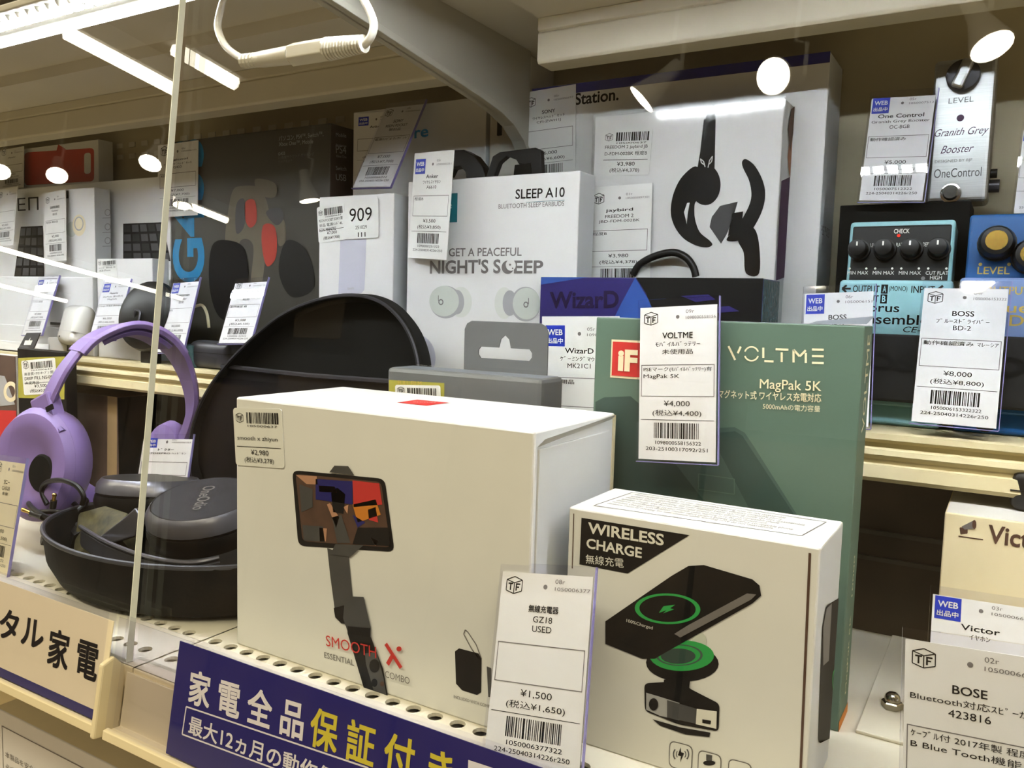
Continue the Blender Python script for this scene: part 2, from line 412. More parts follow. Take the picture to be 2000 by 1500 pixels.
# ------------------------------------------------------------------ showcase shell
ZL, ZM, ZC, YB = .95, 1.096, 1.376, .67
YF = .2885
def holed(b, x0, x1, y0, y1, n, r, z, th, k=12):
    """one row of n square cells, each with a round hole"""
    for i in range(n):
        a = x0 + (x1 - x0) * i / n; c = x0 + (x1 - x0) * (i + 1) / n; cx = (a + c) / 2; cy = (y0 + y1) / 2
        ring = [(cx + r * math.cos(2 * math.pi * j / k), cy + r * math.sin(2 * math.pi * j / k)) for j in range(k)]
        out = []
        for j in range(k):
            dx = math.cos(2 * math.pi * j / k); dy = math.sin(2 * math.pi * j / k)
            s = min((c - a) / 2 / max(abs(dx), 1e-6), (y1 - y0) / 2 / max(abs(dy), 1e-6)); out.append((cx + dx * s, cy + dy * s))
        vs = [(p[0], p[1], z) for p in ring] + [(p[0], p[1], z) for p in out] + [(p[0], p[1], z - th) for p in ring]
        cor = [(c, y1), (a, y1), (a, y0), (c, y0)]; vs += [(p[0], p[1], z) for p in cor]
        fs = []
        for j in range(k):
            j2 = (j + 1) % k; fs.append((j, j2, k + j2, k + j)); fs.append((j, 2 * k + j, 2 * k + j2, j2))
            q = int(((j + .5) / k) * 4 + .5) % 4
            mid = (j + .5) / k * 360
            for ci, cang in enumerate((45, 135, 225, 315)):
                if abs(mid - cang) < 180 / k - .01: fs.append((k + j, k + j2, 3 * k + ci))
        b.add(vs, fs)
def shelf(name, x0, x1, label):
    b = MB(); pitch = .0142; n = int((x1 - x0) / pitch); xe = x0 + n * pitch
    b.add([(x0, YF, ZL), (x1, YF, ZL), (x1, YF + .0117, ZL), (x0, YF + .0117, ZL)], [(0, 1, 2, 3)])
    for ya, yb in ((.0117, .0259), (.0434, .0576)): b.add([(xe, YF + ya, ZL), (x1, YF + ya, ZL), (x1, YF + yb, ZL), (xe, YF + yb, ZL)], [(0, 1, 2, 3)])
    holed(b, x0, xe, YF + .0117, YF + .0259, n, .0042, ZL, .002)
    b.add([(x0, YF + .0259, ZL), (x1, YF + .0259, ZL), (x1, YF + .0434, ZL), (x0, YF + .0434, ZL)], [(0, 1, 2, 3)])
    holed(b, x0, xe, YF + .0434, YF + .0576, n, .0042, ZL, .002)
    b.add([(x0, YF + .0576, ZL), (x1, YF + .0576, ZL), (x1, .60, ZL), (x0, .60, ZL)], [(0, 1, 2, 3)])
    b.box(x0, x1, YF, .60, ZL - .032, ZL - .006)
    o = struct(b.build(name, 'steel_white'), label)
    f = MB().box(x0, x1, YF - .0016, YF, ZL - .034, ZL).build('fascia', 'steel_cream', o, .0006)
    return o
shelf('trim_1', -1.0, -.4225, 'perforated white steel shelf deck carrying the headphones')
shelf('trim_2', -.4213, .25, 'perforated white steel shelf deck carrying the white boxes')
# middle shelf with its stepped front lip
b = MB()
prof = [(.527, ZM), (.527, ZM - .0035), (.5315, ZM - .006), (.5315, ZM - .0085), (.526, ZM - .0095), (.5255, ZM - .0125), (.529, ZM - .0155), (.529, ZM - .018), (.5258, ZM - .0185), (.5252, ZM - .026), (.527, ZM - .0285), (.531, ZM - .029), (.531, ZM - .02), (.535, ZM - .018), (YB, ZM - .018), (YB, ZM - .004), (.56, ZM - .004), (.56, ZM)]
b.prism(prof, 3.0, lambda y, z, c: (-1.8 + c, y, z))
nm = int(3.0 / .0142); holed(b, -1.8, -1.8 + nm * .0142, .56, .5742, nm, .0035, ZM, .003)
b.add([(-1.8, .5742, ZM), (1.2, .5742, ZM), (1.2, YB, ZM), (-1.8, YB, ZM)], [(0, 1, 2, 3)])
struct(b.build('trim_3', 'steel_cream'), 'cream steel middle shelf with a stepped lip')
# upper shelf, hood underside and lips
b = MB(); b.box(-1.8, 1.2, .331, YB + .02, ZC, ZC + .02); struct(b.build('ceiling_hood', 'steel_grey'), 'grey underside of the upper shelf over the goods')
def lip(name, x0, x1, label):
    b = MB(); b.prism([(.5235, 1.337), (.525, 1.335), (.545, 1.335), (.545, 1.339), (.5275, 1.339), (.5275, 1.366), (.523, 1.366), (.523, 1.3575), (.525, 1.3565), (.5235, 1.3555)], x1 - x0, lambda y, z, c: (x0 + c, y, z))
    return struct(b.build(name, 'steel_lip', None, .0006), label)
lip('trim_4', -1.8, -.367, 'white steel lip under the upper shelf above the keyboard box')
lip('trim_5', -.30, 1.2, 'white steel lip under the upper shelf above the console box')
b = MB(); b.box(-1.8, -.367, .46, .523, 1.366, ZC); b.box(-.30, 1.2, .46, .523, 1.366, ZC); struct(b.build('trim_6', 'steel_grey'), 'grey step joining hood and lip')
b = MB()
bl = [(.36, 1.3415), (.534, 1.3205), (.565, 1.3155), (.585, 1.3095), (.600, 1.3005), (.610, 1.290), (.616, 1.280)]
b.prism([(.36, ZC)] + bl + [(.616, ZC)], .0025, lambda y, z, c: (-.3612 + c, y, z))
b.prism(bl + [(y + .001, z + .0045) for y, z in bl[::-1]], .012, lambda y, z, c: (-.366 + c, y, z))
o = thing('shelf_bracket', 'grey steel shelf bracket curving down to the slotted post', 'bracket', Matrix.Identity(4)); b.build('plate', 'steel_dim', o, .0004)
b = MB(); b.box(-.399, -.3625, .617, .665, 1.096, ZC)
o = struct(b.build('column_post', 'steel_grey', None, .002), 'slotted steel post behind the boxes')
for i in range(4):
    for dx in (-.390, -.375):
        MB().box(dx, dx + .004, .6155, .617, 1.36 - i * .05, 1.374 - i * .05).build('slot', 'black_matte', o)
b = MB(); b.box(-1.8, 1.2, YB, YB + .02, ZM, ZC); wb = struct(b.build('wall_back', 'wall_beige'), 'beige steel back panel of the showcase')
b = MB()
for r in range(2):
    for i in range(60):
        x = -1.7 + i * .025; b.box(x, x + .012, YB - .0012, YB, 1.352 - r * .014, 1.358 - r * .014)
o = b.build('slot', 'steel_white', wb); o['kind'] = 'stuff'
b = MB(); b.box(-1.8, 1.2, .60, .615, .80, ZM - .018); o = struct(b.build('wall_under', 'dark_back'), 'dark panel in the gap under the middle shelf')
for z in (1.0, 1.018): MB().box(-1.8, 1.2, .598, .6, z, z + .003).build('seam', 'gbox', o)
b = MB(); b.box(-1.82, -1.8, .2885, YB + .02, .6, ZC + .02); struct(b.build('wall_left', 'wall_beige'), 'end panel of the showcase on the far side')
b = MB(); b.box(-.0545, .25, .446, .598, ZL, ZL + .002); struct(b.build('trim_7', 'steel_white', None, .0006), 'loose white steel plate on the shelf deck')
# lower cabinet below the shelf
b = MB(); b.box(-2, .6, .30, .62, .70, .72); struct(b.build('trim_8', 'steel_cream'), 'lower cabinet shelf under the label rail')
b = MB(); b.box(-2, .6, .60, .62, .72, .916); struct(b.build('wall_lower', 'wall_beige'), 'back panel of the lower cabinet')
# ------------------------------------------------------------------ glass doors
def pane(x0, x1, off, label, edge):
    d = Vector((0, math.sin(LEAN), math.cos(LEAN))); o = GP + Vector((0, off, .0008)) + Vector((x0, 0, 0))
    t = thing('glass_door', label, 'glass door', frame(o, (1, 0, 0), d))
    W = x1 - x0; H = .418; T = .0036
    MB().box(0, W, 0, T, 0, H).build('pane', 'pane_glass', t)
    e = .0 if edge == 'l' else W
    if edge == 'r': MB().box(e - .0003, e + .0003, -.0002, T + .0002, 0, H).build('polished_edge', 'glass_edge', t)
    return t
pane(-1.75, -.4300, .0002, 'front glass pane over the headphones, its pale edge upright', 'r')
pane(-.4306, .35, .0068, 'front glass pane covering the white boxes and pedals', 'l')
# ------------------------------------------------------------------ LED bars and their cable
def led_bar(x0, x1, label, wall):
    t = thing('led_light_bar', label, 'LED light', Matrix.Translation((x0, .3515, 1.3655)) @ Matrix.Rotation(math.radians(7), 4, 'X'), 'LED bars under the hood')
    L = x1 - x0
    MB().box(0, L, -.015, .015, 0, .005).build('housing', 'lamp_white', t, .001)
    b = MB(); b.box(0, L, .0145, .0158, -wall, .002); b.build('added_cutoff_lip', 'lamp_white', t)  # unseen lip added to cut the light off from the upper back boxes
    b = MB(); n = int(L / .0125)
    for i in range(n):
        cx = (i + .5) * L / n; k = 8
        ring = [(cx + .0048 * math.cos(2 * math.pi * j / k), .0085 * math.sin(2 * math.pi * j / k), -.0035) for j in range(k)]
        ring2 = [(cx + .006 * math.cos(2 * math.pi * j / k), .0105 * math.sin(2 * math.pi * j / k), -.0002) for j in range(k)]
        b.add([(cx - .0045, -.0075, -.0036), (cx + .0045, -.0075, -.0036), (cx + .0045, .0075, -.0036), (cx - .0045, .0075, -.0036)], [(0, 3, 2, 1)], 0)
        b.add(ring + ring2, [list(range(k))] + [(j, k + j, k + (j + 1) % k, (j + 1) % k) for j in range(k)], 1)
    o = b.build('led_lens', ['led_light', 'lamp_white'], t); o['kind'] = 'stuff'
led_bar(-1.75, -.445, 'glowing white LED bar under the hood above the headphones', .0125)
led_bar(-.325, .35, 'white LED bar under the hood above the console box', .0054)
t = thing('led_cable', 'white LED cable loop with a ribbed plug hanging from the hood', 'cable', Matrix.Identity(4))
YC = .362
def cpx(pts, y=YC): return [onY(a, c, y) for a, c in pts]
def smoothp(pts, n=6):
    out = []; k = len(pts)
    for i in range(k - 1):
        p0 = pts[max(i - 1, 0)]; p1 = pts[i]; p2 = pts[i + 1]; p3 = pts[min(i + 2, k - 1)]
        for j in range(n):
            s = j / n
            out.append(.5 * ((2 * p1) + (p2 - p0) * s + (2 * p0 - 5 * p1 + 4 * p2 - p3) * s * s + (3 * p1 - p0 - 3 * p2 + p3) * s ** 3))
    out.append(pts[-1]); return out
MB().tube(smoothp(cpx([(470, -52), (445, -20), (428, 30), (427, 62), (445, 95), (480, 119)])), .0023, 10).build('wire', 'lamp_white', t, smooth=True)
MB().tube(smoothp(cpx([(704, 92), (722, 76), (730, 50), (722, 22), (706, -8), (690, -40), (680, -60)])), .0023, 10).build('wire', 'lamp_white', t, smooth=True)
pl = cpx([(476, 120), (512, 116), (570, 107), (572, 107), (640, 96), (648, 95), (708, 86)])
MB().tube([pl[0], pl[1], pl[2]], [.0032, .0048, .0054], 14).build('plug', 'lamp_white', t, smooth=True)
MB().tube([pl[3], pl[4]], .0068, 6).build('socket', 'lamp_white', t, .0006)
b = MB()
for i in range(12):
    q = pl[5].lerp(pl[6], i / 11); b.v  # ribs
rp = []; rr = []
for i in range(13):
    q = pl[4].lerp(pl[6], i / 12); q2 = pl[4].lerp(pl[6], (i + .6) / 12); k = 1 - i * .022
    rp += [q, q.lerp(q2, .05), q2, q2.lerp(pl[4].lerp(pl[6], (i + 1) / 12), .1)]; rr += [.0066 * k, .0066 * k, .0066 * k, .005 * k]
MB().tube(rp, rr, 14).build('strain_relief', 'lamp_white', t)
rp = []; rr = []
for i in range(5):
    q = pl[0].lerp(pl[1], i / 5); q2 = pl[0].lerp(pl[1], (i + .55) / 5); rp += [q, q2, q2.lerp(pl[1], .05)]; rr += [.0045, .0045, .0034]
MB().tube(rp, rr, 12).build('ferrule', 'lamp_white', t)
#@@PART2
# ------------------------------------------------------------------ cartons
def carton(name, label, x0, x1, y, z0, z1, dep, mats=('box_white', 'box_white', 'box_white'), yaw=0, bevel=.0007, cat='box', group=None):
    m = Matrix.Translation((x0, y, z0)) @ Matrix.Rotation(yaw, 4, 'Z')
    t = thing(name, label, cat, m, group); W = x1 - x0; H = z1 - z0; b = MB()
    b.box(0, W, 0, dep, 0, H); b.m[-6:] = [2, 1, 0, 2, 2, 2]
    b.build('body', list(mats), t, bevel)
    t['w'] = W; t['h'] = H
    fr = Face(t, (0, 0, 0), (1, 0, 0), (0, 0, 1)); sd = Face(t, (W, 0, 0), (0, 1, 0), (0, 0, 1), 'side_print'); tp = Face(t, (0, 0, H), (1, 0, 0), (0, 1, 0), 'top_print')
    fr.lim = (W, H); sd.lim = (dep, H); tp.lim = (W, dep)
    return t, fr, sd, tp
def sticker(face, quad, m='paper', lvl=2, name='price_sticker', lines=(), bar=True, logo=True, price=None, tax=None):
    """paper sticker on a face; quad TL TR BR BL in photo pixels; returns a Face in sticker units (0..1)"""
    P = [Vector(face.px(*q)) for q in quad]; tl, tr, br, bl = P
    u = (br - bl); v = (tl - bl); W = u.length; H = v.length
    o = face.o + face.u * bl.x + face.v * bl.y; U = face.u * u.x + face.v * u.y; V = face.u * v.x + face.v * v.y
    U.normalize(); V = (V - U * V.dot(U)).normalized()
    n = U.cross(V)
    b = MB(); r = min(W, H) * .06; pts = []
    for cx, cy, a0 in ((W - r, H - r, 0), (r, H - r, 90), (r, r, 180), (W - r, r, 270)):
        for k in range(4):
            a = math.radians(a0 + 30 * k); pts.append((cx + r * math.cos(a), cy + r * math.sin(a)))
    b.prism(pts, .0003, lambda a, c, d: o + U * a + V * c + n * (face.lift * lvl + d))
    so = b.build(name, m, face.p)
    f = Face(face.p, o + n * (face.lift * lvl + .0003), U, V, 'sticker_print')
    if logo: f.tf(W * .06, H * .74, W * .15)
    if bar:
        f.bars(W * .28, H * .74, W * .94, H * .93, n=26); f.text('105000637', W * .3, H * .68, W * .6, H * .035, 'ink')
    y = .56
    for s in lines:
        f.text(s, W * .07, H * y, W * min(.86, .055 * len(s) + .05 * sum(ord(c) > 255 for c in s)), H * .09, 'ink'); y -= .13
    if price:
        f.rect(W * .05, H * .33, W * .95, H * .34, 'ink'); f.text(price, W * .34, H * .19, W * .36, H * .1, 'ink'); f.text(tax, W * .2, H * .05, W * .6, H * .11, 'ink')
    return f, W, H
# ------------------------------------------------------------------ price tags
def tagc(label, tl, tr, bl, br, yb, yt, ybr, web=False, code='05r', num='1050006153', brand='', lines=(), note='', note2='', price='', tax='', foot='', sleeve=True, paper='paper', group='price cards in clear sleeves', small=False, name='price_tag', hmax=None):
    BL = onY(*bl, yb); TL = onY(*tl, yt); BR = onY(*br, ybr)
    u = BR - BL; W = u.length; v = TL - BL; v = v - u.normalized() * v.dot(u.normalized()); H = v.length
    t = thing(name, label, 'price tag', frame(BL, u, v), group)
    # local: x along card, z up the card, y behind it
    mg = .0012 if sleeve else 0
    top = H - (.0045 if sleeve else 0)
    MB().box(mg, W - mg, 0, .0005, mg, top).build('card', paper, t)
    if sleeve:
        MB().box(0, W, -.0007, .0012, 0, H).build('sleeve', 'clear_plastic', t)
        b = MB(); b.box(W, W + .0004, -.0008, .0013, 0, H); b.build('sleeve_edge', 'sleeve_edge', t)
        b = MB(); b.box(0, W, -.0008, .0013, -.0004, 0); b.build('sleeve_edge', 'sleeve_edge', t)
    f = Face(t, (0, 0, 0), (1, 0, 0), (0, 0, 1), 'print', .00012)
    if web:
        f.rect(W * .05, H * .80, W * .31, H * .94, 'ink_blue'); f.text('WEB', W * .08, H * .875, W * .2, H * .038, 'ink_white', 1, bold=.02); f.text('出品中', W * .075, H * .82, W * .21, H * .035, 'ink_white', 1, bold=.02)
    else:
        f.tf(W * .08, H * .835, W * .17)
    f.disc(W * .5, H * .885, W * .022, 'ink_grey')
    f.text(code, W * .6, H * .905, W * .1, H * .022, 'ink_grey'); f.text(num, W * .6, H * .87, W * .36, H * .018, 'ink_grey')
    if brand:
        wb_ = min(.8, .062 * len(brand)); f.text(brand, W * (.5 - wb_ / 2), H * .755, W * wb_, H * .036, 'ink', bold=.012)
    y = .705
    for s in lines:
        ws = min(.86, .05 * sum(1 if ord(c) < 256 or 0xff61 <= ord(c) <= 0xff9f else 1.9 for c in s)); f.text(s, W * (.5 - ws / 2), H * y, W * ws, H * .031, 'ink'); y -= .047
    f.frame(W * .05, H * .40, W * .95, H * .595, W * .008, 'ink_grey')
    for i, s in enumerate((note, note2)):
        if s:
            ws = min(.84, .05 * sum(1 if ord(c) < 256 or 0xff61 <= ord(c) <= 0xff9f else 1.8 for c in s)); f.text(s, W * .08, H * (.55 - .045 * i), W * ws, H * .031, 'ink')
    if price:
        f.text(price, W * .34, H * .337, W * .32, H * .038, 'ink'); f.text(tax, W * .2, H * .277, W * .6, H * .042, 'ink')
    f.rect(W * .05, H * .256, W * .95, H * .259, 'ink')
    f.bars(W * .22, H * .145, W * .78, H * .24, n=34)
    f.text(num + '322', W * .24, H * .108, W * .56, H * .022, 'ink'); f.text(foot or '224-25040314226r250', W * .12, H * .07, W * .76, H * .022, 'ink')
    return t, f, W, H

# ---------- camera stabiliser carton
YS = .344
q0 = onY(465, 778, YS); q1 = onY(1045, 845, YS); XL = onY(452, 1262, YS).x
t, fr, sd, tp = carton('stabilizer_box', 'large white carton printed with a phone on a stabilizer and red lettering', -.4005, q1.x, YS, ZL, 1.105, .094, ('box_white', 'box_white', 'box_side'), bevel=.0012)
fr.rrect([(571, 918), (752, 935), (771, 1078), (583, 1066)], 14, 'ink', 0)
fr.rrect([(578, 925), (745, 941), (764, 1069), (592, 1057)], 10, 'ink_brown', 1)
for pts, m in [([(579, 927), (620, 930), (622, 946), (600, 945)], 'ink_skin'), ([(618, 935), (690, 940), (690, 985), (618, 975)], 'ink_navy'), ([(690, 938), (742, 944), (748, 985), (692, 990)], 'ink_red'), ([(624, 948), (655, 950), (660, 962), (625, 960)], 'ink_red'), ([(648, 962), (660, 952), (676, 965), (672, 1003), (652, 1000)], 'ink'), ([(586, 945), (612, 955), (612, 990), (590, 1000)], 'ink_dgrey'), ([(640, 985), (646, 982), (664, 1010), (658, 1030)], 'ink_skin'), ([(672, 990), (682, 985), (680, 1003)], 'ink_skin'), ([(690, 985), (735, 975), (745, 1005), (700, 1020)], 'ink_orange'), ([(720, 995), (735, 990), (740, 1020), (722, 1015)], 'ink_red'), ([(592, 1025), (632, 1028), (636, 1058), (595, 1055)], 'ink_dgrey'), ([(625, 1030), (640, 1032), (638, 1057), (626, 1057)], 'ink_skin'), ([(690, 1005), (715, 1020), (700, 1030)], 'ink_navy'), ([(700, 1030), (760, 1030), (763, 1066), (690, 1062)], 'ink'), ([(726, 1050), (740, 1056), (735, 1066)], 'ink_skin'), ([(650, 1010), (668, 1005), (686, 1060), (660, 1060)], 'ink_dgrey')]:
    fr.ppx(pts, m, 2)
fr.ppx([(645, 922), (655, 909), (682, 910), (694, 928)], 'ink_dgrey', 3); fr.ppx([(657, 1062), (712, 1064), (686, 1087), (647, 1082)], 'ink_dgrey', 3)
fr.ppx([(640, 1070), (682, 1085), (686, 1128), (692, 1190), (655, 1192), (646, 1125)], 'ink_dgrey', 1); fr.ppx([(653, 1187), (680, 1180), (676, 1218), (668, 1217), (656, 1205)], 'ink', 2)
fr.ppx([(675, 1172), (685, 1164), (712, 1165), (726, 1225), (725, 1242), (682, 1236), (672, 1207)], 'ink_dgrey', 3); fr.ppx([(681, 1222), (726, 1226), (726, 1243), (681, 1237)], 'ink', 4)
fr.ppx([(681, 1237), (726, 1243), (750, 1305), (759, 1359), (732, 1350), (712, 1345)], 'ink_black', 3); fr.ppx([(715, 1275), (738, 1272), (752, 1325), (757, 1357), (732, 1347), (717, 1295)], 'ink_dgrey', 4)
fr.ell(734, 1299, 10, 13, 'ink_black', 5); fr.ell(734, 1332, 6, 8, 'ink_black', 5); fr.ell(749, 1334, 4, 5, 'ink_brown', 5)
fr.tpx('SMOOTH', (640, 1260), (738, 1284), 21, 'ink_red', 5); fr.tpx('ESSENTIAL', (634, 1284), (692, 1300), 11, 'ink_grey', 0); fr.tpx('COMBO', (755, 1321), (803, 1335), 13, 'ink_grey', 5)
fr.lpx([(756, 1256), (786, 1303)], .0024, 'ink_red', 5); fr.lpx([(769, 1280), (760, 1296)], .0024, 'ink_red', 6); fr.ell(782, 1266, 5, 5, 'ink_red', 5)
fr.ppx([(889, 1272), (897, 1266), (935, 1276), (941, 1287), (940, 1352), (932, 1357), (903, 1348), (891, 1335)], 'ink', 0); fr.ppx([(951, 1301), (960, 1305), (960, 1361), (954, 1361)], 'ink_dgrey', 0)
fr.lpx([(938, 1288), (922, 1268), (906, 1238), (909, 1230), (914, 1234), (930, 1258), (941, 1287)], .0006, 'ink_grey', 0); fr.tpx('INCLUDED WITH COMBO', (887, 1363), (962, 1384), 6, 'ink_grey', 0)
tp.ppx([(775, 787), (815, 781), (877, 787), (833, 793)], 'ink_red', 0); tp.tpx('ZHIYUN', (806, 787), (850, 788), None, 'ink_white', 1)
sticker(fr, [(468, 798), (565, 800), (557, 915), (462, 908)], 'paper', 1, lines=('', 'smooth x zhiyun'), price='¥2,980', tax='(税込¥3,278)')
b = MB(); W = t['w']; H = t['h']; b.add([(W + .0002, .002, H - .008), (W + .0045, .002, H - .0035), (W + .002, .09, H - .0005), (W + .0002, .09, H - .003)], [(0, 1, 2, 3)]); b.box(W - .0002, W + .0012, .003, .085, .004, H - .009); b.build('side_flap', 'box_side', t, .0004)
MB().box(W - .0015, W + .0006, .0905, .0938, .003, H - .001).build('tuck_edge', 'paper_warm', t)

# ---------- wireless charger carton
YW = .358
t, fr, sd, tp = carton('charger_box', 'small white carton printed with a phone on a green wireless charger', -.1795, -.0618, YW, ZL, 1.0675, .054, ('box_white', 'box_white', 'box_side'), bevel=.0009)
fr.ppx([(1136, 1011), (1347, 1045), (1226, 1120), (1132, 1102)], 'ink', 0)
fr.tpx('WIRELESS', (1149, 1041), (1297, 1066), 22, 'ink_white', 1, bold=.025); fr.tpx('CHARGE', (1146, 1070), (1254, 1090), 20, 'ink_white', 1, bold=.025); fr.tpx('無線充電', (1145, 1100), (1219, 1109), 18, 'ink_white', 1)
fr.lpx([(1121, 1003), (1118, 1110)], .0005, 'ink_brown', 0); fr.lpx([(1582, 1080), (1564, 1500)], .0011, 'ink_brown', 0)
fr.ppx([(1183, 1213), (1311, 1125), (1345, 1105), (1375, 1103), (1470, 1131), (1484, 1143), (1487, 1163), (1470, 1178), (1300, 1274), (1280, 1286), (1255, 1286), (1183, 1257)], 'ink', 1)
fr.ppx([(1190, 1213), (1313, 1128), (1347, 1109), (1374, 1107), (1466, 1134), (1478, 1145), (1455, 1163), (1295, 1254), (1270, 1264), (1240, 1262), (1190, 1240)], 'ink_black', 2)
fr.ppx([(1318, 1237), (1345, 1220), (1460, 1158), (1478, 1160), (1468, 1170), (1330, 1244)], 'ink_grey', 3)
fr.ringpx(1305, 1188, 64, 30, .86, 'ink_green', 3, rot=.03); fr.ppx([(1288, 1196), (1297, 1183), (1320, 1180), (1310, 1187), (1318, 1189), (1296, 1197), (1303, 1191)], 'ink_green', 3)
fr.tpx('100%Charged', (1225, 1215), (1276, 1230), 8, 'ink_white', 4)
fr.ell(1366, 1252, 14, 18, 'ink_bud', 0); fr.ell(1333, 1295, 71, 36, 'ink', 0, rot=.02); fr.ell(1332, 1280, 63, 30, 'ink_green', 0.6, rot=.0)
fr.ell(1325, 1281, 34, 15, 'volt_dark', .8); fr.ringpx(1327, 1279, 46, 21, .9, 'volt_mid', .8)
fr.ppx([(1298, 1326), (1350, 1320), (1347, 1342), (1368, 1356), (1330, 1372), (1296, 1350)], 'ink_black', 3)
fr.rrect([(1259, 1334), (1320, 1330), (1406, 1374), (1404, 1428), (1325, 1414), (1260, 1388)], 9, 'ink', 1)
fr.ppx([(1263, 1352), (1290, 1360), (1328, 1372), (1328, 1406), (1290, 1397), (1263, 1385)], 'ink_light', 2); fr.ppx([(1304, 1366), (1362, 1383), (1360, 1412), (1304, 1400)], 'ink_dgrey', 3); fr.ppx([(1362, 1383), (1401, 1388), (1400, 1422), (1360, 1413)], 'ink_white', 3)
fr.ell(1278, 1374, 9, 12, 'ink', 4); fr.ppx([(1373, 1403), (1390, 1406), (1389, 1413), (1373, 1410)], 'ink', 4); fr.ppx([(1275, 1404), (1330, 1420), (1388, 1430), (1386, 1439), (1340, 1434), (1290, 1417)], 'ink', 1)
for x, y in ((1308, 1445), (1364, 1463), (1423, 1480)):
    fr.rrect([(x, y), (x + 46, y + 12), (x + 44, y + 64), (x - 2, y + 52)], 12, 'ink_grey', 0); fr.rrect([(x + 2, y + 2), (x + 44, y + 13), (x + 42, y + 62), (x, y + 50)], 11, 'box_white', 1)
fr.ppx([(1330, 1458), (1325, 1474), (1331, 1476), (1329, 1488), (1337, 1470), (1331, 1468)], 'ink', 2)
for k, r in ((0, 10), (0, 16)):
    fr.ringpx(1331, 1472, r, r, .85, 'ink_dgrey', 2, n=8, a0=140, a1=220); fr.ringpx(1331, 1472, r, r, .85, 'ink_dgrey', 2, n=8, a0=-40, a1=40)
fr.ell(1386, 1489, 12, 5, 'ink', 2); fr.ppx([(1380, 1472), (1392, 1474), (1391, 1486), (1380, 1484)], 'ink_dgrey', 2)
sd.rrect([(1612, 1185), (1657, 1139), (1655, 1275), (1647, 1382), (1602, 1452), (1597, 1447), (1605, 1225)], 6, 'ink_black', 0); sd.ppx([(1613, 1188), (1623, 1178), (1617, 1290), (1606, 1300), (1606, 1225)], 'ink_grey', 1); sd.ringpx(1630, 1330, 6, 24, .84, 'ink_green', 1); sd.ell(1640, 1230, 2.5, 6, 'ink_white', 1)
for k in range(7):
    a = k / 7 * .9 + .05; p0 = Vector((1168, 985)).lerp(Vector((1238, 963)), a); p1 = Vector((1560, 1045)).lerp(Vector((1612, 1022)), a)
    tp.tpx('wireless charger specification model input output power efficiency compatible phone' if k % 2 else 'distance material packing list user manual cable warning note do not disassemble', tuple(p0.lerp(p1, .03)), tuple(p0.lerp(p1, .86 + .09 * math.sin(k * 2))), 4, 'ink_grey', 0)
tp.lpx([(1160, 988), (1236, 962), (1614, 1020), (1566, 1047), (1160, 988)], .0007, 'ink_grey', 0)

# ---------- green power bank carton
YV = .442
t, fr, sd, tp = carton('power_bank_box', 'tall sage green carton with cream lettering behind the wireless charger carton', -.2082, -.0622, YV, ZL, 1.1595, .027, ('volt_green', 'grey_card_top', 'volt_green'), bevel=.0007)
fr.ppx([(1163, 785), (1180, 776), (1232, 774), (1262, 800), (1325, 885), (1400, 1005), (1390, 1010), (1163, 1010)], 'volt_dark', 0)
fr.ppx([(1380, 852), (1400, 836), (1435, 834), (1455, 845), (1475, 875), (1560, 1010), (1392, 1000), (1300, 880)], 'volt_mid', 1); fr.ppx([(1392, 856), (1405, 845), (1436, 842), (1450, 850), (1555, 1010), (1470, 1005)], 'volt_dark', 2)
fr.lpx([(1365, 925), (1435, 935), (1435, 965), (1365, 955), (1365, 925)], .0004, 'volt_green', 3)
fr.rect(*fr.px(1192, 737), *fr.px(1262, 666), 'paper_warm', 0); fr.rect(*fr.px(1195, 733), *fr.px(1258, 670), 'ink_red', 1); fr.text('iF', fr.px(1207, 728)[0], fr.px(1207, 724)[1], .012, .0125, 'paper_warm', 2, bold=.05)
k_ = 'paper_warm'; lw_ = .0011
fr.lpx([(1423, 676), (1436, 703)], lw_, k_); fr.lpx([(1447, 677), (1441, 690)], lw_, k_); fr.ringpx(1468, 691, 15, 15, .8, k_, a0=18, a1=162); fr.ringpx(1468, 691, 15, 15, .8, k_, a0=198, a1=342)
fr.lpx([(1491, 679), (1491, 699)], lw_, k_); fr.lpx([(1493, 705), (1511, 706)], lw_, k_); fr.lpx([(1515, 682), (1540, 683)], lw_, k_); fr.lpx([(1527, 688), (1527, 707)], lw_, k_)
fr.lpx([(1550, 708), (1550, 683), (1562, 696), (1574, 684)], lw_, k_); fr.lpx([(1574, 689), (1574, 709)], lw_, k_)
for y in (683, 696, 709): fr.lpx([(1586, y - .5), (1609, y)], lw_, k_)
fr.tpx('MagPak 5K', (1484, 764), (1604, 770), 24, k_, 0, bold=.004); fr.tpx('マグネット式 ワイヤレス充電対応', (1403, 777), (1604, 786), 16, k_, 0, bold=.01); fr.tpx('5000mAhの電力容量', (1490, 799), (1602, 805), 12, k_)
sd.text('VOLTME', .018, .155, .05, .009, k_, 0, math.radians(90)); sd.text('MagPak 5K   10000', .017, .015, .075, .004, k_, 0, math.radians(90)); sd.rect(0, 0, .027, .0055, 'ink_orange')
MB().add([(.118, .004, .2095), (.1465, .001, .2105), (.1465, .0265, .2145), (.118, .0265, .211)], [(0, 1, 2, 3)]).build('top_flap', 'grey_card_top', t)

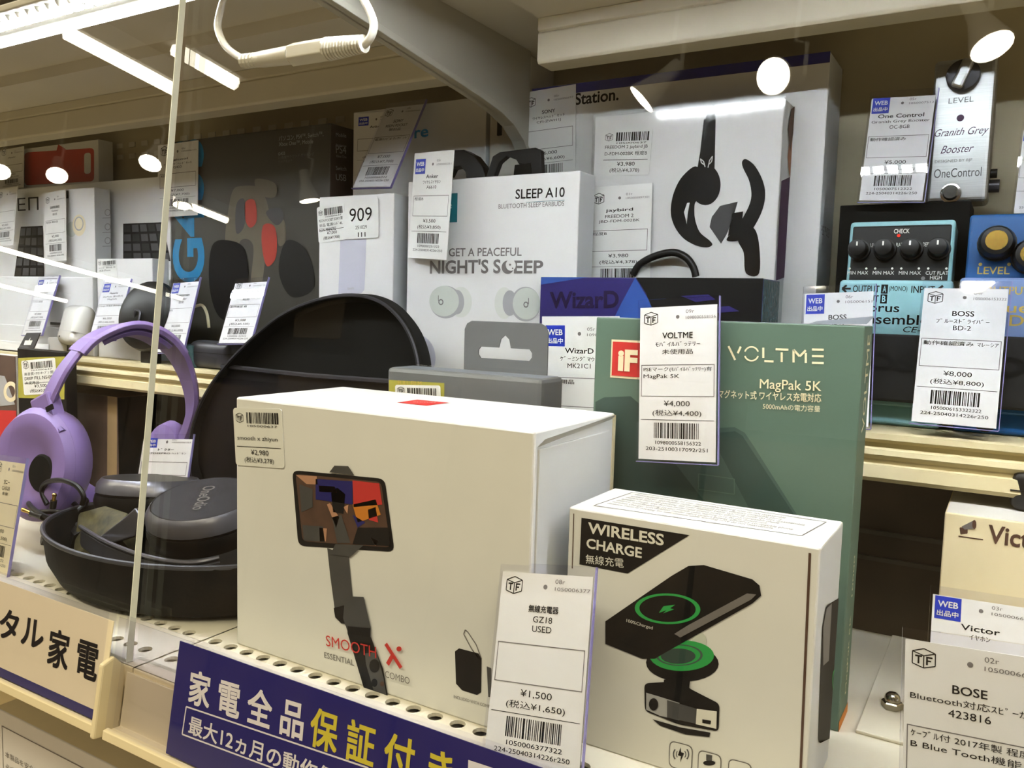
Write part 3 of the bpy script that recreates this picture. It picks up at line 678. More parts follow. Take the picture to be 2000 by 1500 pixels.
# ---------- plain grey hang-tab carton
t, fr, sd, tp = carton('hang_tab_box', 'plain grey carton with a punched hanging tab and olive sticker', -.384, -.256, .466, ZL, 1.1185, .03, ('grey_card', 'grey_card_top', 'grey_card'), bevel=.003)
b = MB(); zt = 1.1535 - ZL; x0, x1 = .048, .116
o_ = [(x0, .1665), (x0, zt - .006), (x0 + .002, zt - .002), (x0 + .006, zt), (x1 - .006, zt), (x1 - .002, zt - .002), (x1, zt - .006), (x1, .1665)]
h_ = [(.062, zt - .026), (.060, zt - .0235), (.060, zt - .0205), (.062, zt - .018), (.077, zt - .018), (.0785, zt - .012), (.082, zt - .009), (.0855, zt - .012), (.087, zt - .018), (.102, zt - .018), (.104, zt - .0205), (.104, zt - .0235), (.102, zt - .026)]
# tab with the euro slot cut out: left and right halves meet above and below the slot
L_ = [(x0, .1665), (.082, .1665), (.082, zt - .026), (.062, zt - .026), (.060, zt - .0235), (.060, zt - .0205), (.062, zt - .018), (.077, zt - .018), (.0785, zt - .012), (.082, zt - .009), (.082, zt), (x0 + .006, zt), (x0 + .002, zt - .002), (x0, zt - .006)]
R_ = [(.164 - a, c) for a, c in L_]
for q in (L_, R_): b.prism(q, .0012, lambda a, c, d: (a, .029 + d - .0012, c))
b.build('hanging_tab', 'grey_card', t)
fr.ppx([(760, 742), (868, 748), (868, 800), (760, 800)], 'olive', 0); fr.tpx('FULL FILM', (778, 752), (824, 754), 9, 'ink_gold', 1)
sticker(fr, [(778, 752), (863, 758), (863, 830), (775, 826)], 'paper', 2, lines=('FILM',)); tp.tpx('glass for 6.1', (900, 707), (965, 709), None, 'ink_white', 0)

# ---------- sleep earbuds carton
YA = .548
def X(px, py, y): return onY(px, py, y).x
def Zp(px, py, y): return onY(px, py, y).z
t, fr, sd, tp = carton('sleep_earbuds_box', 'white carton printed with pale sleep earbuds, tall behind the grey carton', X(797, 400, YA), X(1133, 333, YA), YA, ZM, Zp(1133, 333, YA), .026, ('box_white', 'box_white', 'box_side'))
fr.tpx('SLEEP A10', (1007, 389), (1103, 385), 19, 'ink', 0, bold=.012); fr.lpx([(1028, 395), (1103, 391)], .0003, 'ink_teal'); fr.tpx('BLUETOOTH SLEEP EARBUDS', (974, 408), (1102, 402), 9, 'ink_grey')
fr.ppx([(845, 380), (894, 377), (893, 434), (845, 436)], 'ink_teal', 0); fr.tpx('soundcore', (846, 411), (883, 407), 13, 'ink_white', 1)
fr.tpx('GET A PEACEFUL', (877, 501), (1019, 500), 16, 'ink_grey', 0, bold=.01); fr.tpx("NIGHT'S S", (840, 535), (978, 534), 27, 'ink_grey', 0, bold=.025); fr.tpx('EEP', (1004, 534), (1061, 534), 25, 'ink_grey', 0, bold=.025)
fr.ell(992, 522, 12, 13, 'ink_grey', 0); fr.ell(998, 518, 10, 11, 'box_white', 1); fr.ell(997, 517, 2, 2, 'ink_grey', 2); fr.ell(1002, 524, 1.5, 1.5, 'ink_grey', 2)
fr.ell(900, 590, 22, 30, 'ink_bud2', 0); fr.ell(893, 590, 14, 24, 'ink_light', 0.4); fr.ell(871, 590, 31, 32, 'ink_light', .8); fr.ell(868, 588, 29, 30, 'ink_bud', 1.2)
fr.ell(985, 592, 19, 31, 'ink_bud2', 0); fr.ell(996, 592, 14, 25, 'ink_light', .4); fr.ell(1027, 594, 29, 34, 'ink_light', .8); fr.ell(1029, 593, 27, 31, 'ink_bud', 1.2)
fr.ringpx(862, 590, 5, 6, .6, 'ink_grey', 2, n=16); fr.lpx([(857, 577), (857, 588)], .0006, 'ink_grey', 2); fr.ringpx(1028, 595, 5, 6, .6, 'ink_grey', 2, n=16); fr.lpx([(1033, 582), (1033, 594)], .0006, 'ink_grey', 2)
fr.ell(815, 700, 36, 46, 'lav', 0)

# ---------- 909 carton
YN = .545
t, fr, sd, tp = carton('lot_box', 'narrow white carton with a round-cornered 909 lot sticker', X(623, 500, YN), X(770, 376, YN), YN, ZM, Zp(700, 381, YN), .05, ('box_white', 'box_white', 'box_side'))
fr.ppx([(665, 467), (716, 466), (712, 566), (706, 573), (661, 576)], 'lav', 0); fr.tpx('beats', (680, 566), (692, 565), None, 'ink_light', 1)
f, W, H = sticker(fr, [(619, 405), (680, 398), (676, 468), (622, 475)], 'paper', 1, lines=('REON POCKET SONY 開', '封品 電源ﾊﾝﾄﾞ4L', 'EON P00N702'), price='¥7,000', tax='(税込¥7,700)')
f, W, H = sticker(fr, [(677, 392), (742, 389), (741, 464), (675, 468)], 'paper', 4, name='lot_sticker', bar=False, logo=False)
f.text('909', W * .16, H * .44, W * .66, H * .34, 'ink'); f.text('251029', W * .33, H * .24, W * .34, H * .09, 'ink_dgrey')
for k in range(3): f.rect(W * (.4 + .1 * k), H * .04, W * (.425 + .1 * k), H * .16, 'ink')

# ---------- back boxes: soundcore, console
YQ = .618
t, fr, sd, tp = carton('speaker_box', 'white carton with blue lettering behind the leaning price card', X(690, 260, YQ), -.403, YQ, ZM, Zp(690, 220, YQ), .04, ('box_white', 'box_white', 'box_side'))
fr.tpx('soundcore', (700, 286), (837, 267), 22, 'ink_cyan', 0, bold=.02)
t, fr, sd, tp = carton('console_box', 'large white carton with a blue top band behind the sport earphone carton', X(1036, 300, YQ), X(1622, 103, YQ), YQ, ZM, Zp(1622, 100, YQ), .048, ('box_white', 'ink_navy', 'box_side'))
H = t['h']; W = t['w']; fr.rect(0, H - .0075, W, H, 'ink_navy')
fr.tpx('PlayStation.', (1080, 218), (1208, 203), 30, 'ink', 0, bold=.02)
sd.text('PS5™の3', .004, .125, .03, .007, 'ink_grey'); sd.ringpx(1668, 408, 5, 16, .7, 'ink', 0, n=12, a0=180, a1=360); sd.lpx([(1679, 165), (1680, 195)], .001, 'ink'); sd.ringpx(1679, 195, 4, 8, .6, 'ink', 0, n=10)
MB().box(-.001, .0, .004, .044, .12, H - .01).build('yellow_label', 'ink_yellow', t)

# ---------- in-ear sport headphone carton
YJ = .585
t, fr, sd, tp = carton('sport_earphones_box', 'glossy white carton printed with black sport earphones', X(1163, 228, YJ), X(1532, 190, YJ), YJ, ZM, Zp(1163, 228, YJ), .028, ('box_white', 'box_white', 'box_side'))
def J(pts): return [(1000 + .36 * a, 80 + .36 * c) for a, c in pts]
fr.ppx(J([(1062, 338), (1100, 332), (1106, 432), (1050, 432)]), 'ink_dgrey', 0)
fr.ppx(J([(1042, 425), (1106, 425), (1100, 690), (1005, 702), (1022, 600)]), 'ink_black', 1)
fr.ell(1378, 361, 30, 40, 'ink_black', 2)
fr.spx(J([(1010, 685), (930, 730), (880, 820), (862, 920), (880, 1000), (930, 1070), (1000, 1110), (1060, 1120), (1088, 1105), (1070, 1080), (1022, 1040), (997, 980), (990, 920), (1000, 870), (1060, 840)]), 'ink_black', 1)
fr.ppx(J([(952, 880), (935, 930), (950, 995), (955, 940), (966, 878)]), 'box_white', 3)
fr.spx(J([(1250, 655), (1272, 642), (1320, 680), (1362, 760), (1375, 840), (1355, 930), (1300, 1030), (1240, 1080), (1180, 1087), (1168, 1070), (1222, 1010), (1280, 910), (1300, 840), (1288, 760), (1255, 690)]), 'ink_black', 2)
fr.ppx(J([(1226, 872), (1130, 895), (1085, 955), (1073, 1010), (1135, 1100), (1165, 1050), (1200, 960)]), 'ink_dgrey', 1); fr.ppx(J([(1195, 935), (1255, 925), (1245, 1010), (1172, 1060)]), 'ink', 1)
fr.spx(J([(1228, 1075), (1300, 1010), (1338, 1080), (1342, 1260), (1270, 1260), (1258, 1150)]), 'ink_black', 1)
for q in ([(1024, 640), (1042, 655), (1050, 685)], [(1090, 626), (1074, 650), (1066, 688)], [(1024, 640), (1030, 662), (1044, 672)], [(1090, 626), (1086, 655), (1072, 670)]): fr.lpx(J(q), .0007, 'ink_white', 4)
sd.ppx(J([(1460, 760), (1510, 740), (1565, 800), (1560, 1300), (1430, 1300)]), 'ink_plum', 0); sd.ppx(J([(1500, 560), (1540, 500), (1552, 620), (1545, 700), (1530, 760), (1500, 720), (1492, 630)]), 'ink_skin', 1); sd.ppx(J([(1492, 480), (1512, 370), (1548, 350), (1562, 430), (1540, 520), (1505, 600)]), 'ink_brown', 2)
sticker(fr, [(1176, 254), (1271, 246), (1268, 342), (1172, 343)], 'paper', 1, lines=('FREEDOM 2 jaybird JB', 'D-FDM-002BK 程度B'), price='¥3,980', tax='(税込¥4,378)')
MB().box(-.0012, t['w'] + .0012, -.0016, -.0012, .0, t['h'] + .001).build('clear_wrap', 'clear_film', t)

# ---------- mouse carton
YZ = .536
t, fr, sd, tp = carton('gaming_mouse_box', 'navy and blue carton with dark lettering, glossy film on its end', X(1056, 540, YZ), X(1492, 530, YZ), YZ, ZM, Zp(1056, 541, YZ), .044, ('wizard_navy', 'black_plastic', 'film_grey'))
fr.ppx([(1057, 541), (1148, 538), (1057, 556)], 'wizard_blue', 0); fr.ppx([(1241, 537), (1300, 640), (1300, 700), (1180, 660), (1215, 590)], 'wizard_blue', 0); fr.ppx([(1243, 537), (1492, 530), (1487, 740), (1330, 740), (1262, 572)], 'ink_black', 1)
fr.tpx('WizarD', (1074, 603), (1209, 602), 33, 'wizard_text', 1, bold=.03)
fr.rrect([(1385, 588), (1475, 586), (1490, 614), (1380, 616)], 6, 'ink', 2); fr.ppx([(1385, 600), (1425, 598), (1445, 608), (1388, 612)], 'wizard_navy', 3); fr.ppx([(1330, 578), (1384, 575), (1398, 585), (1360, 590)], 'wizard_navy', 2)
# earphone neckband lying on the mouse carton
t = thing('neckband_cable', 'black cable loop arching over the mouse carton', 'cable', Matrix.Identity(4))
MB().tube(smoothp([onY(a, c, .577) for a, c in [(1236, 537), (1250, 516), (1280, 500), (1315, 493), (1340, 503), (1354, 522), (1359, 540)]]), .0027, 10).build('cord', 'black_plastic', t, smooth=True)
# ---------- black folded headset frame behind the sleep earbuds carton
t = thing('headset_frame', 'black folded headset frame peeking over the sleep earbuds carton', 'headset', Matrix.Identity(4))
def pr(pts, y, d): 
    b = MB(); b.prism(pts, d, lambda a, c, e: onY(a, c, y) + Vector((0, e, 0))); return b
pr([(872, 300), (880, 293), (905, 292), (925, 303), (942, 325), (952, 360), (912, 360), (908, 335), (898, 325), (880, 328), (872, 345)], .58, .012).build('headband', 'black_plastic', t, .001)
pr([(945, 358), (962, 305), (975, 297), (1045, 288), (1056, 293), (1058, 342), (1050, 360), (1030, 360), (1031, 322), (1012, 320), (1008, 312), (990, 305), (975, 318), (960, 358)], .578, .006).build('hinge_arm', 'black_plastic', t, .0008)
pr([(1005, 322), (1036, 318), (1040, 362), (1000, 362)], .5775, .004).build('inner_pad', 'black_matte', t, .0005)

# ---------- guitar pedals, standing upright
def cyl(b, o, r, h, ax, n=20, mi=0, r2=None): return b.lathe([(r, 0), (r if r2 is None else r2, h)], n, o, ax, mi=mi)
def pedal(label, x0, x1, y, z0, z1, body, tread, gname):
    W = x1 - x0; H = z1 - z0; lean = math.radians(6)
    t = thing('guitar_pedal', label, 'guitar pedal', frame(Vector((x0, y, z0)), (1, 0, 0), (0, math.sin(lean), math.cos(lean))), gname)
    MB().box(.002, W - .002, .004, .034, .001, H).build('body', body, t, .0022, 3)
    MB().box(0, W, -.006, .008, .28 * H, .70 * H).build('treadle', tread, t, .0022, 3)
    MB().box(.001, W - .001, -.0045, .006, .10 * H, .60 * H - .03).build('treadle_edge', body, t, .001)
    MB().box(.0035, W - .0035, -.0078, -.003, .12 * H, .44 * H).build('rubber_pad', 'rubber', t, .0015)
    return t, W, H
z1 = Zp(1760, 421, .565)
t, W, H = pedal('pale blue chorus pedal with four black knobs and OUTPUT lettering', X(1643, 470, .565), X(1868, 470, .565), .565, ZM, z1, 'pedal_blue', 'pedal_blue', 'guitar pedals on the middle shelf')
MB().box(.004, W - .004, .0028, .006, .70 * H, .975 * H).build('control_panel', 'black_plastic', t, .001)
f = Face(t, (0, .0028, 0), (1, 0, 0), (0, 0, 1)); f.text('CHECK', W * .44, H * .935, W * .14, H * .022, 'ink_white', 0, bold=.02)
for i in range(4):
    cx = W * (.14 + .235 * i); k = thing_k = MB(); cyl(k, (cx, .003, .855 * H), .0068, .003, (0, -1, 0)); cyl(k, (cx, 0, .855 * H), .0058, .009, (0, -1, .0), r2=.0052)
    kn = k.build('knob', 'black_plastic', t, .0005, smooth=True)
    MB().box(cx - .0005, cx + .0005, -.0093, -.0088, .862 * H, .882 * H).build('pointer', 'ink_white', kn)
    f.disc(cx - .005, .765 * H, .0007, 'ink_white'); f.disc(cx + .005, .765 * H, .0007, 'ink_white')
    f.text(('MIN MAX', 'MIN MAX', 'MIN MAX', 'CUT FLAT')[i], cx - .0062, .735 * H, .0125, .0022, 'ink_white')
    if i < 3: f.text(('LEVEL', 'RATE', 'DEPTH')[i], cx + .0062, .87 * H, .005, .0025, 'ink_white')
f.text('HIGH', W * .79, H * .712, W * .1, .0024, 'ink_white'); f.disc(W * .73, H * .718, .0012, 'ink_grey')
MB().lathe([(.001, 0), (.0008, .001)], 10, (W * .485, .0028, .925 * H), (0, -1, 0)).build('check_light', 'led_red', t)
f2 = Face(t, (0, -.006, 0), (1, 0, 0), (0, 0, 1))
def arrow(f, u, v, s, m, d=-1):
    f.rect(u, v - s * .12, u + s, v + s * .12, m)
    tipx = u if d < 0 else u + s; k = 1 if d < 0 else -1
    f.line((tipx, v), (tipx + k * s * .5, v + s * .42), s * .24, m); f.line((tipx, v), (tipx + k * s * .5, v - s * .42), s * .24, m)
v1 = .655 * H; v2 = .608 * H
arrow(f2, W * .03, v1, W * .08, 'ink'); f2.text('OUTPUT', W * .13, v1 - .0022, W * .24, .0044, 'ink', bold=.01); f2.rect(W * .385, v1 - .0029, W * .445, v1 + .0029, 'ink'); f2.text('A', W * .4, v1 - .002, W * .032, .004, 'pedal_blue', 1, bold=.02); f2.text('(MONO)', W * .455, v1 - .002, W * .16, .004, 'ink'); f2.text('INPUT', W * .65, v1 - .0022, W * .2, .0044, 'ink', bold=.01); arrow(f2, W * .87, v1, W * .09, 'ink')
arrow(f2, W * .03, v2, W * .08, 'ink'); f2.text('OUTPUT', W * .13, v2 - .0022, W * .24, .0044, 'ink', bold=.01); f2.rect(W * .385, v2 - .0029, W * .445, v2 + .0029, 'ink'); f2.text('B', W * .4, v2 - .002, W * .032, .004, 'pedal_blue', 1, bold=.02)
f2.text('Chorus', W * .1, .545 * H, W * .46, .0055, 'ink', bold=.01); f2.text('Ensemble', W * .2, .487 * H, W * .62, .0062, 'ink', bold=.01); f2.text('CE-5', W * .6, .452 * H, W * .2, .0035, 'ink', slant=.3)
f3 = Face(t, (0, -.0078, 0), (1, 0, 0), (0, 0, 1), 'embossed_mark', .0003); f3.text('BOSS', W * .14, .26 * H, W * .72, .012, 'black_plastic', bold=.04)
cyl(MB(), (W * .22, -.006, .055 * H), .0055, .006, (0, -1, 0)).build('thumb_screw', 'black_plastic', t, .0006)
b = MB(); cyl(b, (0, .02, .62 * H), .004, .005, (-1, 0, 0)); b.build('jack', 'black_plastic', t)
t, W, H = pedal('deep blue overdrive pedal with gold-topped knobs at the shelf end', X(1880, 470, .565), X(1880, 470, .565) + (W), .565, ZM, Zp(1900, 408, .565), 'pedal_deep', 'pedal_light', 'guitar pedals on the middle shelf')
f = Face(t, (0, .004, 0), (1, 0, 0), (0, 0, 1))
for cx, cz in ((W * .27, .86 * H), (W * .55, .8 * H), (W * .82, .86 * H)):
    k = MB(); cyl(k, (cx, .004, cz), .0105, .004, (0, -1, 0)); k.lathe([(.0098, 0), (.0095, .006), (.0082, .0095)], 24, (cx, 0, cz), (0, -1, 0)); kn = k.build('knob', 'black_plastic', t, .0003, smooth=True)
    MB().lathe([(.006, .0096), (.0058, .0101)], 24, (cx, 0, cz), (0, -1, 0)).build('gold_cap', 'gold', kn)
f.text('LEVEL', W * .13, .725 * H, W * .26, .0045, 'ink_gold', bold=.01); f.disc(W * .15, .77 * H, .001, 'ink_gold'); f.disc(W * .38, .77 * H, .001, 'ink_gold')
f2 = Face(t, (0, -.006, 0), (1, 0, 0), (0, 0, 1)); arrow(f2, W * .05, v1, W * .12, 'ink_gold'); f2.text('OUTPUT', W * .2, v1 - .0024, W * .36, .0048, 'ink_gold', bold=.01); f2.text('Blues', W * .24, .545 * H, W * .4, .0058, 'ink_gold', bold=.01); f2.text('Driver', W * .42, .487 * H, W * .45, .0064, 'ink_gold', bold=.01)
f3 = Face(t, (0, -.0078, 0), (1, 0, 0), (0, 0, 1), 'embossed_mark', .0003); f3.text('BOSS', W * .14, .26 * H, W * .72, .012, 'black_plastic', bold=.04)
cyl(MB(), (W * .3, -.006, .055 * H), .0055, .006, (0, -1, 0)).build('thumb_screw', 'black_plastic', t, .0006)
# riser and the slim silver pedal
t, fr, sd, tp = carton('black_riser_box', 'black carton standing behind the pedals as a riser', X(1640, 420, .615), X(1895, 420, .615), .615, ZM, Zp(1760, 397, .615), .045, ('black_matte',) * 3)
ZR = Zp(1760, 397, .615)
x0 = X(1813, 300, .62); x1 = X(1935, 300, .62); H = Zp(1875, 113, .62) - ZR; W = x1 - x0
t = thing('slim_guitar_pedal', 'slim silver booster pedal standing on the black carton', 'guitar pedal', Matrix.Translation((x0, .62, ZR)))
MB().box(0, W, 0, .03, 0, H).build('body', 'silver', t, .003, 3)
kb = MB(); cyl(kb, (W * .48, -.0, H * .865), .0098, .007, (0, -1, 0), 28); kn = kb.build('knob', 'gun_dark', t, .0008, smooth=True)
b = MB(); b.prism([(-.0035, -.009), (.0035, -.009), (.0035, .009), (-.0035, .009)], .005, lambda a, c, d: (W * .48 + a * .93 + c * .36, -.007 - d, H * .865 - a * .36 + c * .93)); b.build('grip', 'silver', kn, .0015)
f = Face(t, (0, 0, 0), (1, 0, 0), (0, 0, 1)); f.text('LEVEL', W * .27, H * .69, W * .4, .0034, 'ink_dgrey'); f.disc(W * .48, H * .585, .0022, 'ink_plum'); f.text('Granith Grey', W * .05, H * .45, W * .85, .0062, 'ink_plum', slant=.35); f.text('Booster', W * .2, H * .345, W * .5, .005, 'ink_plum', slant=.35); f.text('DESIGNED BY BJF', W * .12, H * .275, W * .6, .0024, 'ink_grey'); f.text('OneControl', W * .12, H * .175, W * .76, .0058, 'ink_dgrey')
b = MB(); b.lathe([(.0062, 0), (.0062, .003), (.0048, .0032), (.0048, .008), (.004, .0092)], 20, (W * .42, 0, H * .06), (0, -1, 0)); b.build('foot_switch', 'chrome', t, smooth=True)
b = MB(); cyl(b, (W, .012, H * .12), .0042, .006, (1, 0, 0)); b.build('jack', 'gun_dark', t); b = MB(); cyl(b, (W, .02, H * .22), .003, .004, (1, 0, 0)); b.build('power_socket', 'black_plastic', t)

# ---------- speaker carton at the shelf end with the gramophone mark
YI = .50
t, fr, sd, tp = carton('earphone_box', 'plain white carton with a gramophone mark and dark lettering', X(1842, 1050, YI), X(1842, 1050, YI) + .12, YI, ZL + .002, Zp(1845, 1000, YI), .07, ('paper_warm', 'box_white', 'box_white'))
fr.tpx('Victor', (1928, 1060), (2060, 1080), 36, 'ink_brown', 0, bold=.02)
fr.rrect([(1874, 1030), (1890, 1029), (1890, 1042), (1876, 1044)], 2, 'ink_brown', 0); fr.ppx([(1878, 1028), (1902, 1016), (1905, 1032), (1884, 1034)], 'ink_grey', 1); fr.ell(1903, 1024, 4, 9, 'ink_brown', 2); fr.lpx([(1872, 1047), (1920, 1054)], .0006, 'ink_brown')
t = thing('black_case', 'black rounded case standing on the plain white carton', 'case', Matrix.Translation((X(1975, 930, .53), .525, Zp(1845, 1000, YI))))
b = MB(); b.box(0, .05, 0, .03, 0, .0235); b.build('shell', 'black_plastic', t, .006, 3, True); MB().box(.0, .0505, -.0003, .0305, .0115, .0122).build('seam', 'ink', t)
# ---------- acorn nut
t = thing('acorn_nut', 'steel acorn nut lying on the white deck by the green carton', 'nut', Matrix.Translation((-.0415, .483, ZL + .002)))
MB().lathe([(.0052, 0), (.0056, .0006), (.0056, .0034), (.005, .004)], 6).build('hex_base', 'chrome', t)
MB().lathe([(.0040, .004), (.0041, .0052), (.0036, .0072), (.0022, .0085), (.0004, .0089)], 20).build('dome', 'chrome', t, smooth=True)
# ---------- purple headphones
t = thing('purple_headphones', 'matte purple over-ear headphones standing by the shelf front', 'headphones', Matrix.Identity(4))
bp = [(84, 812, .402), (104, 760, .406), (132, 712, .413), (172, 668, .428), (225, 642, .446), (270, 638, .463), (318, 660, .482), (352, 704, .498), (372, 760, .508), (372, 815, .515), (352, 870, .52)]
path = smoothp([onY(a, c, y) for a, c, y in bp], 6)
def rsec(w, h, k=.35):
    a, c = w / 2, h / 2; r = c * .9
    return [(-a + r, -c), (a - r, -c), (a, -c + r), (a, c - r), (a - r, c), (-a + r, c), (-a, c - r), (-a, -c + r)]
n = len(path)
i0 = int(n * .26); i1 = int(n * .66)
MB().sweep(path[i0:i1 + 1], lambda s: rsec(.044, .0065), (1, -.25, .1)).build('headband', 'purple', t, smooth=True)
MB().sweep(path[:i0 + 2], lambda s: rsec(.028, .005), (1, -.25, .1)).build('slider', 'purple', t, smooth=True)
MB().sweep(path[i1 - 1:], lambda s: rsec(.044 - .028 * min(1, s * 1.4), .005), (1, -.25, .1)).build('slider', 'purple', t, smooth=True)
inn = [p + Vector((0, 0, -.0045)) if 0 else p.lerp(Vector((-.69, .46, 1.03)), .055) for p in path[i0 + 6:i1 - 2]]
MB().sweep(inn, lambda s: rsec(.034, .006), (1, -.25, .1)).build('headband_pad', 'purple_dark', t, smooth=True)
ch = onY(94, 800, .402); fm = frame(ch, (1, .1, .45), (-.3, 0, 1))
def tbox(m, x, y, z): return [m @ Vector((sx * x, sy * y, sz * z)) for sz in (-1, 1) for sx, sy in ((-1, -1), (1, -1), (1, 1), (-1, 1))]
FB = [(3, 2, 1, 0), (4, 5, 6, 7), (0, 1, 5, 4), (1, 2, 6, 5), (2, 3, 7, 6), (3, 0, 4, 7)]
hg = MB().add(tbox(fm, .0125, .006, .013), FB).build('hinge', 'purple', t, .002)
fm2 = frame(onY(97, 797, .3955), (1, .1, .45), (-.3, 0, 1)); MB().add(tbox(fm2, .0045, .0006, .0022), FB).build('hinge_slot', 'ink', hg)
cc = onY(88, 905, .40); ax = Vector((.28, -1, .12)).normalized()
MB().lathe([(.030, .012), (.041, .014), (.0455, .008), (.046, 0), (.042, -.012), (.03, -.02)], 36, cc, ax, .92, 1.08).build('ear_cup', 'purple', t, smooth=True)
MB().lathe([(.0, .0135), (.018, .0136), (.020, .0118), (.017, .006)], 30, cc + ax * .001 + Vector((.012, 0, -.006)), ax, .62, .8).build('ear_opening', 'black_matte', t, smooth=True)
MB().lathe([(.020, .0132), (.030, .0185), (.040, .017), (.0445, .010), (.043, .004), (.03, .002)], 36, cc, ax, .92, 1.08).build('ear_cushion', 'purple', t, smooth=True)
yk = smoothp([onY(a, c, .398) for a, c in [(-8, 905), (8, 865), (40, 836), (78, 820), (108, 832), (122, 846)]], 5)
MB().tube(yk, .0036, 8).build('yoke', 'purple_dark', t, smooth=True)
c2 = onY(128, 968, .45); c2.z = .972
MB().lathe([(.015, -.018), (.026, -.015), (.031, -.004), (.031, .006), (.026, .014), (.015, .018)], 30, c2, (.1, .3, 1), 1.05, .9).build('ear_cup', 'purple', t, smooth=True)
c3 = onY(330, 930, .52); c3.z = 1.0
MB().lathe([(.02, -.012), (.04, -.01), (.044, 0), (.04, .01), (.02, .012)], 30, c3, (.1, -1, .1), .6, 1).build('ear_cup', 'purple', t, smooth=True)

# ---------- open hard case with folded grey headphones
t = thing('headphone_case', 'open black zip case with its oval lid standing upright', 'case', Matrix.Identity(4))
tc_ = Vector((-.527, .402, ZL))
MB().lathe([(.075, .0), (.092, .004), (.1, .018), (.102, .034), (.1035, .040), (.1, .040), (.097, .030), (.09, .010), (.07, .006), (.001, .005)], 48, tc_, (0, 0, 1), 1.18, .80).build('tray', 'black_matte', t, smooth=True)
MB().tube([tc_ + Vector((.1204 * math.cos(a), .0816 * math.sin(a), .0405)) for a in [2 * math.pi * i / 56 for i in range(56)]], .0018, 8, True).build('tray_zip', 'gun_dark', t, smooth=True)
YO = .500
lo = smoothp([onY(a, c, YO) for a, c in [(395, 1035), (374, 960), (367, 890), (378, 820), (410, 752), (468, 682), (545, 616), (620, 583), (690, 573), (745, 586), (786, 622), (812, 672), (822, 730), (815, 800), (790, 880), (740, 960), (640, 1030), (500, 1055), (395, 1035)]], 4)[:-1]
b = MB(); n = len(lo); ctr = sum(lo, Vector()) / n
def ring(k, dy): return [ctr + (p - ctr) * k + Vector((0, dy, 0)) for p in lo]
R = [ring(.965, .004), ring(.985, 0), ring(1, .002), ring(1, .012), ring(.97, .019), ring(.7, .021)]
vs = [p for r in R for p in r]; fs = [[i * n + j, i * n + (j + 1) % n, (i + 1) * n + (j + 1) % n, (i + 1) * n + j] for i in range(5) for j in range(n)]
b.add(vs, fs + [[5 * n + j for j in range(n)]]); b.build('lid_shell', 'black_matte', t, smooth=True)
b = MB(); R = [ring(.968, .003), ring(.93, .011), ring(.6, .013)]; vs = [p for r in R for p in r]
b.add(vs, [[i * n + j, i * n + (j + 1) % n, (i + 1) * n + (j + 1) % n, (i + 1) * n + j] for i in range(2) for j in range(n)] + [[2 * n + j for j in range(n)]]); b.build('lid_lining', 'black_matte', t, smooth=True)
MB().tube(ring(.985, -.0006), .0015, 6, True).build('lid_zip', 'gun_dark', t, smooth=True)
pk = [onY(a, c, YO + .006) for a, c in [(435, 715), (600, 733), (800, 748), (800, 850), (700, 960), (560, 1010), (420, 1000), (385, 900), (395, 800)]]
b = MB(); k = len(pk); b.add(pk + [p + Vector((0, .003, 0)) for p in pk], [list(range(k)), [2 * k - 1 - i for i in range(k)]] + [(i, (i + 1) % k, k + (i + 1) % k, k + i) for i in range(k)]); b.build('mesh_pocket', 'black_plastic', t)
MB().tube([pk[0] + Vector((0, -.001, 0)), pk[1] + Vector((0, -.001, 0)), pk[2] + Vector((0, -.001, 0))], .0022, 6).build('pocket_hem', 'gun_dark', t)
bag = [onY(a, c, YO + .004) for a, c in [(578, 590), (676, 580), (664, 660), (660, 662), (572, 658)]]
b = MB(); b.add(bag + [p + Vector((0, .001, 0)) for p in bag], [(0, 1, 2, 3, 4), (9, 8, 7, 6, 5)] + [(i, (i + 1) % 5, 5 + (i + 1) % 5, 5 + i) for i in range(5)]); b.build('film_bag', 'clear_film', t)

t = thing('grey_headphones', 'folded gunmetal headphones lying in the black zip case', 'headphones', Matrix.Identity(4))
def cup(px, py, y, r, axv, nm):
    o = onY(px, py, y); axv = Vector(axv).normalized()
    c_ = MB().lathe([(r * .86, -.028), (r * 1.0, -.026), (r * 1.04, -.018), (r * 1.02, -.013)], 36, o, axv).build('ear_cushion', 'black_plastic', t, smooth=True)
    c_ = MB().lathe([(r * 1.0, -.0125), (r * 1.0, -.0115)], 36, o, axv).build('seam_ring', 'ink', t)
    e = MB().lathe([(r * 1.02, -.011), (r * 1.0, -.004), (r * .93, .0), (r * .905, .001), (r * .895, -.0002), (.001, .0002)], 40, o, axv).build(nm, 'gun_metal', t, smooth=True)
    MB().lathe([(r * .885, .0003), (r * .88, .0008), (.001, .001)], 40, o, axv).build('cover_plate', 'gun_dark', e, smooth=True)
    return o, axv
o, a_ = cup(398, 975, .392, .040, (.06, -.22, 1), 'ear_cup')
tt = thing('x', 'y z', 'w', frame(o, (1, .25, .0), a_)); bpy.data.objects.remove(tt)
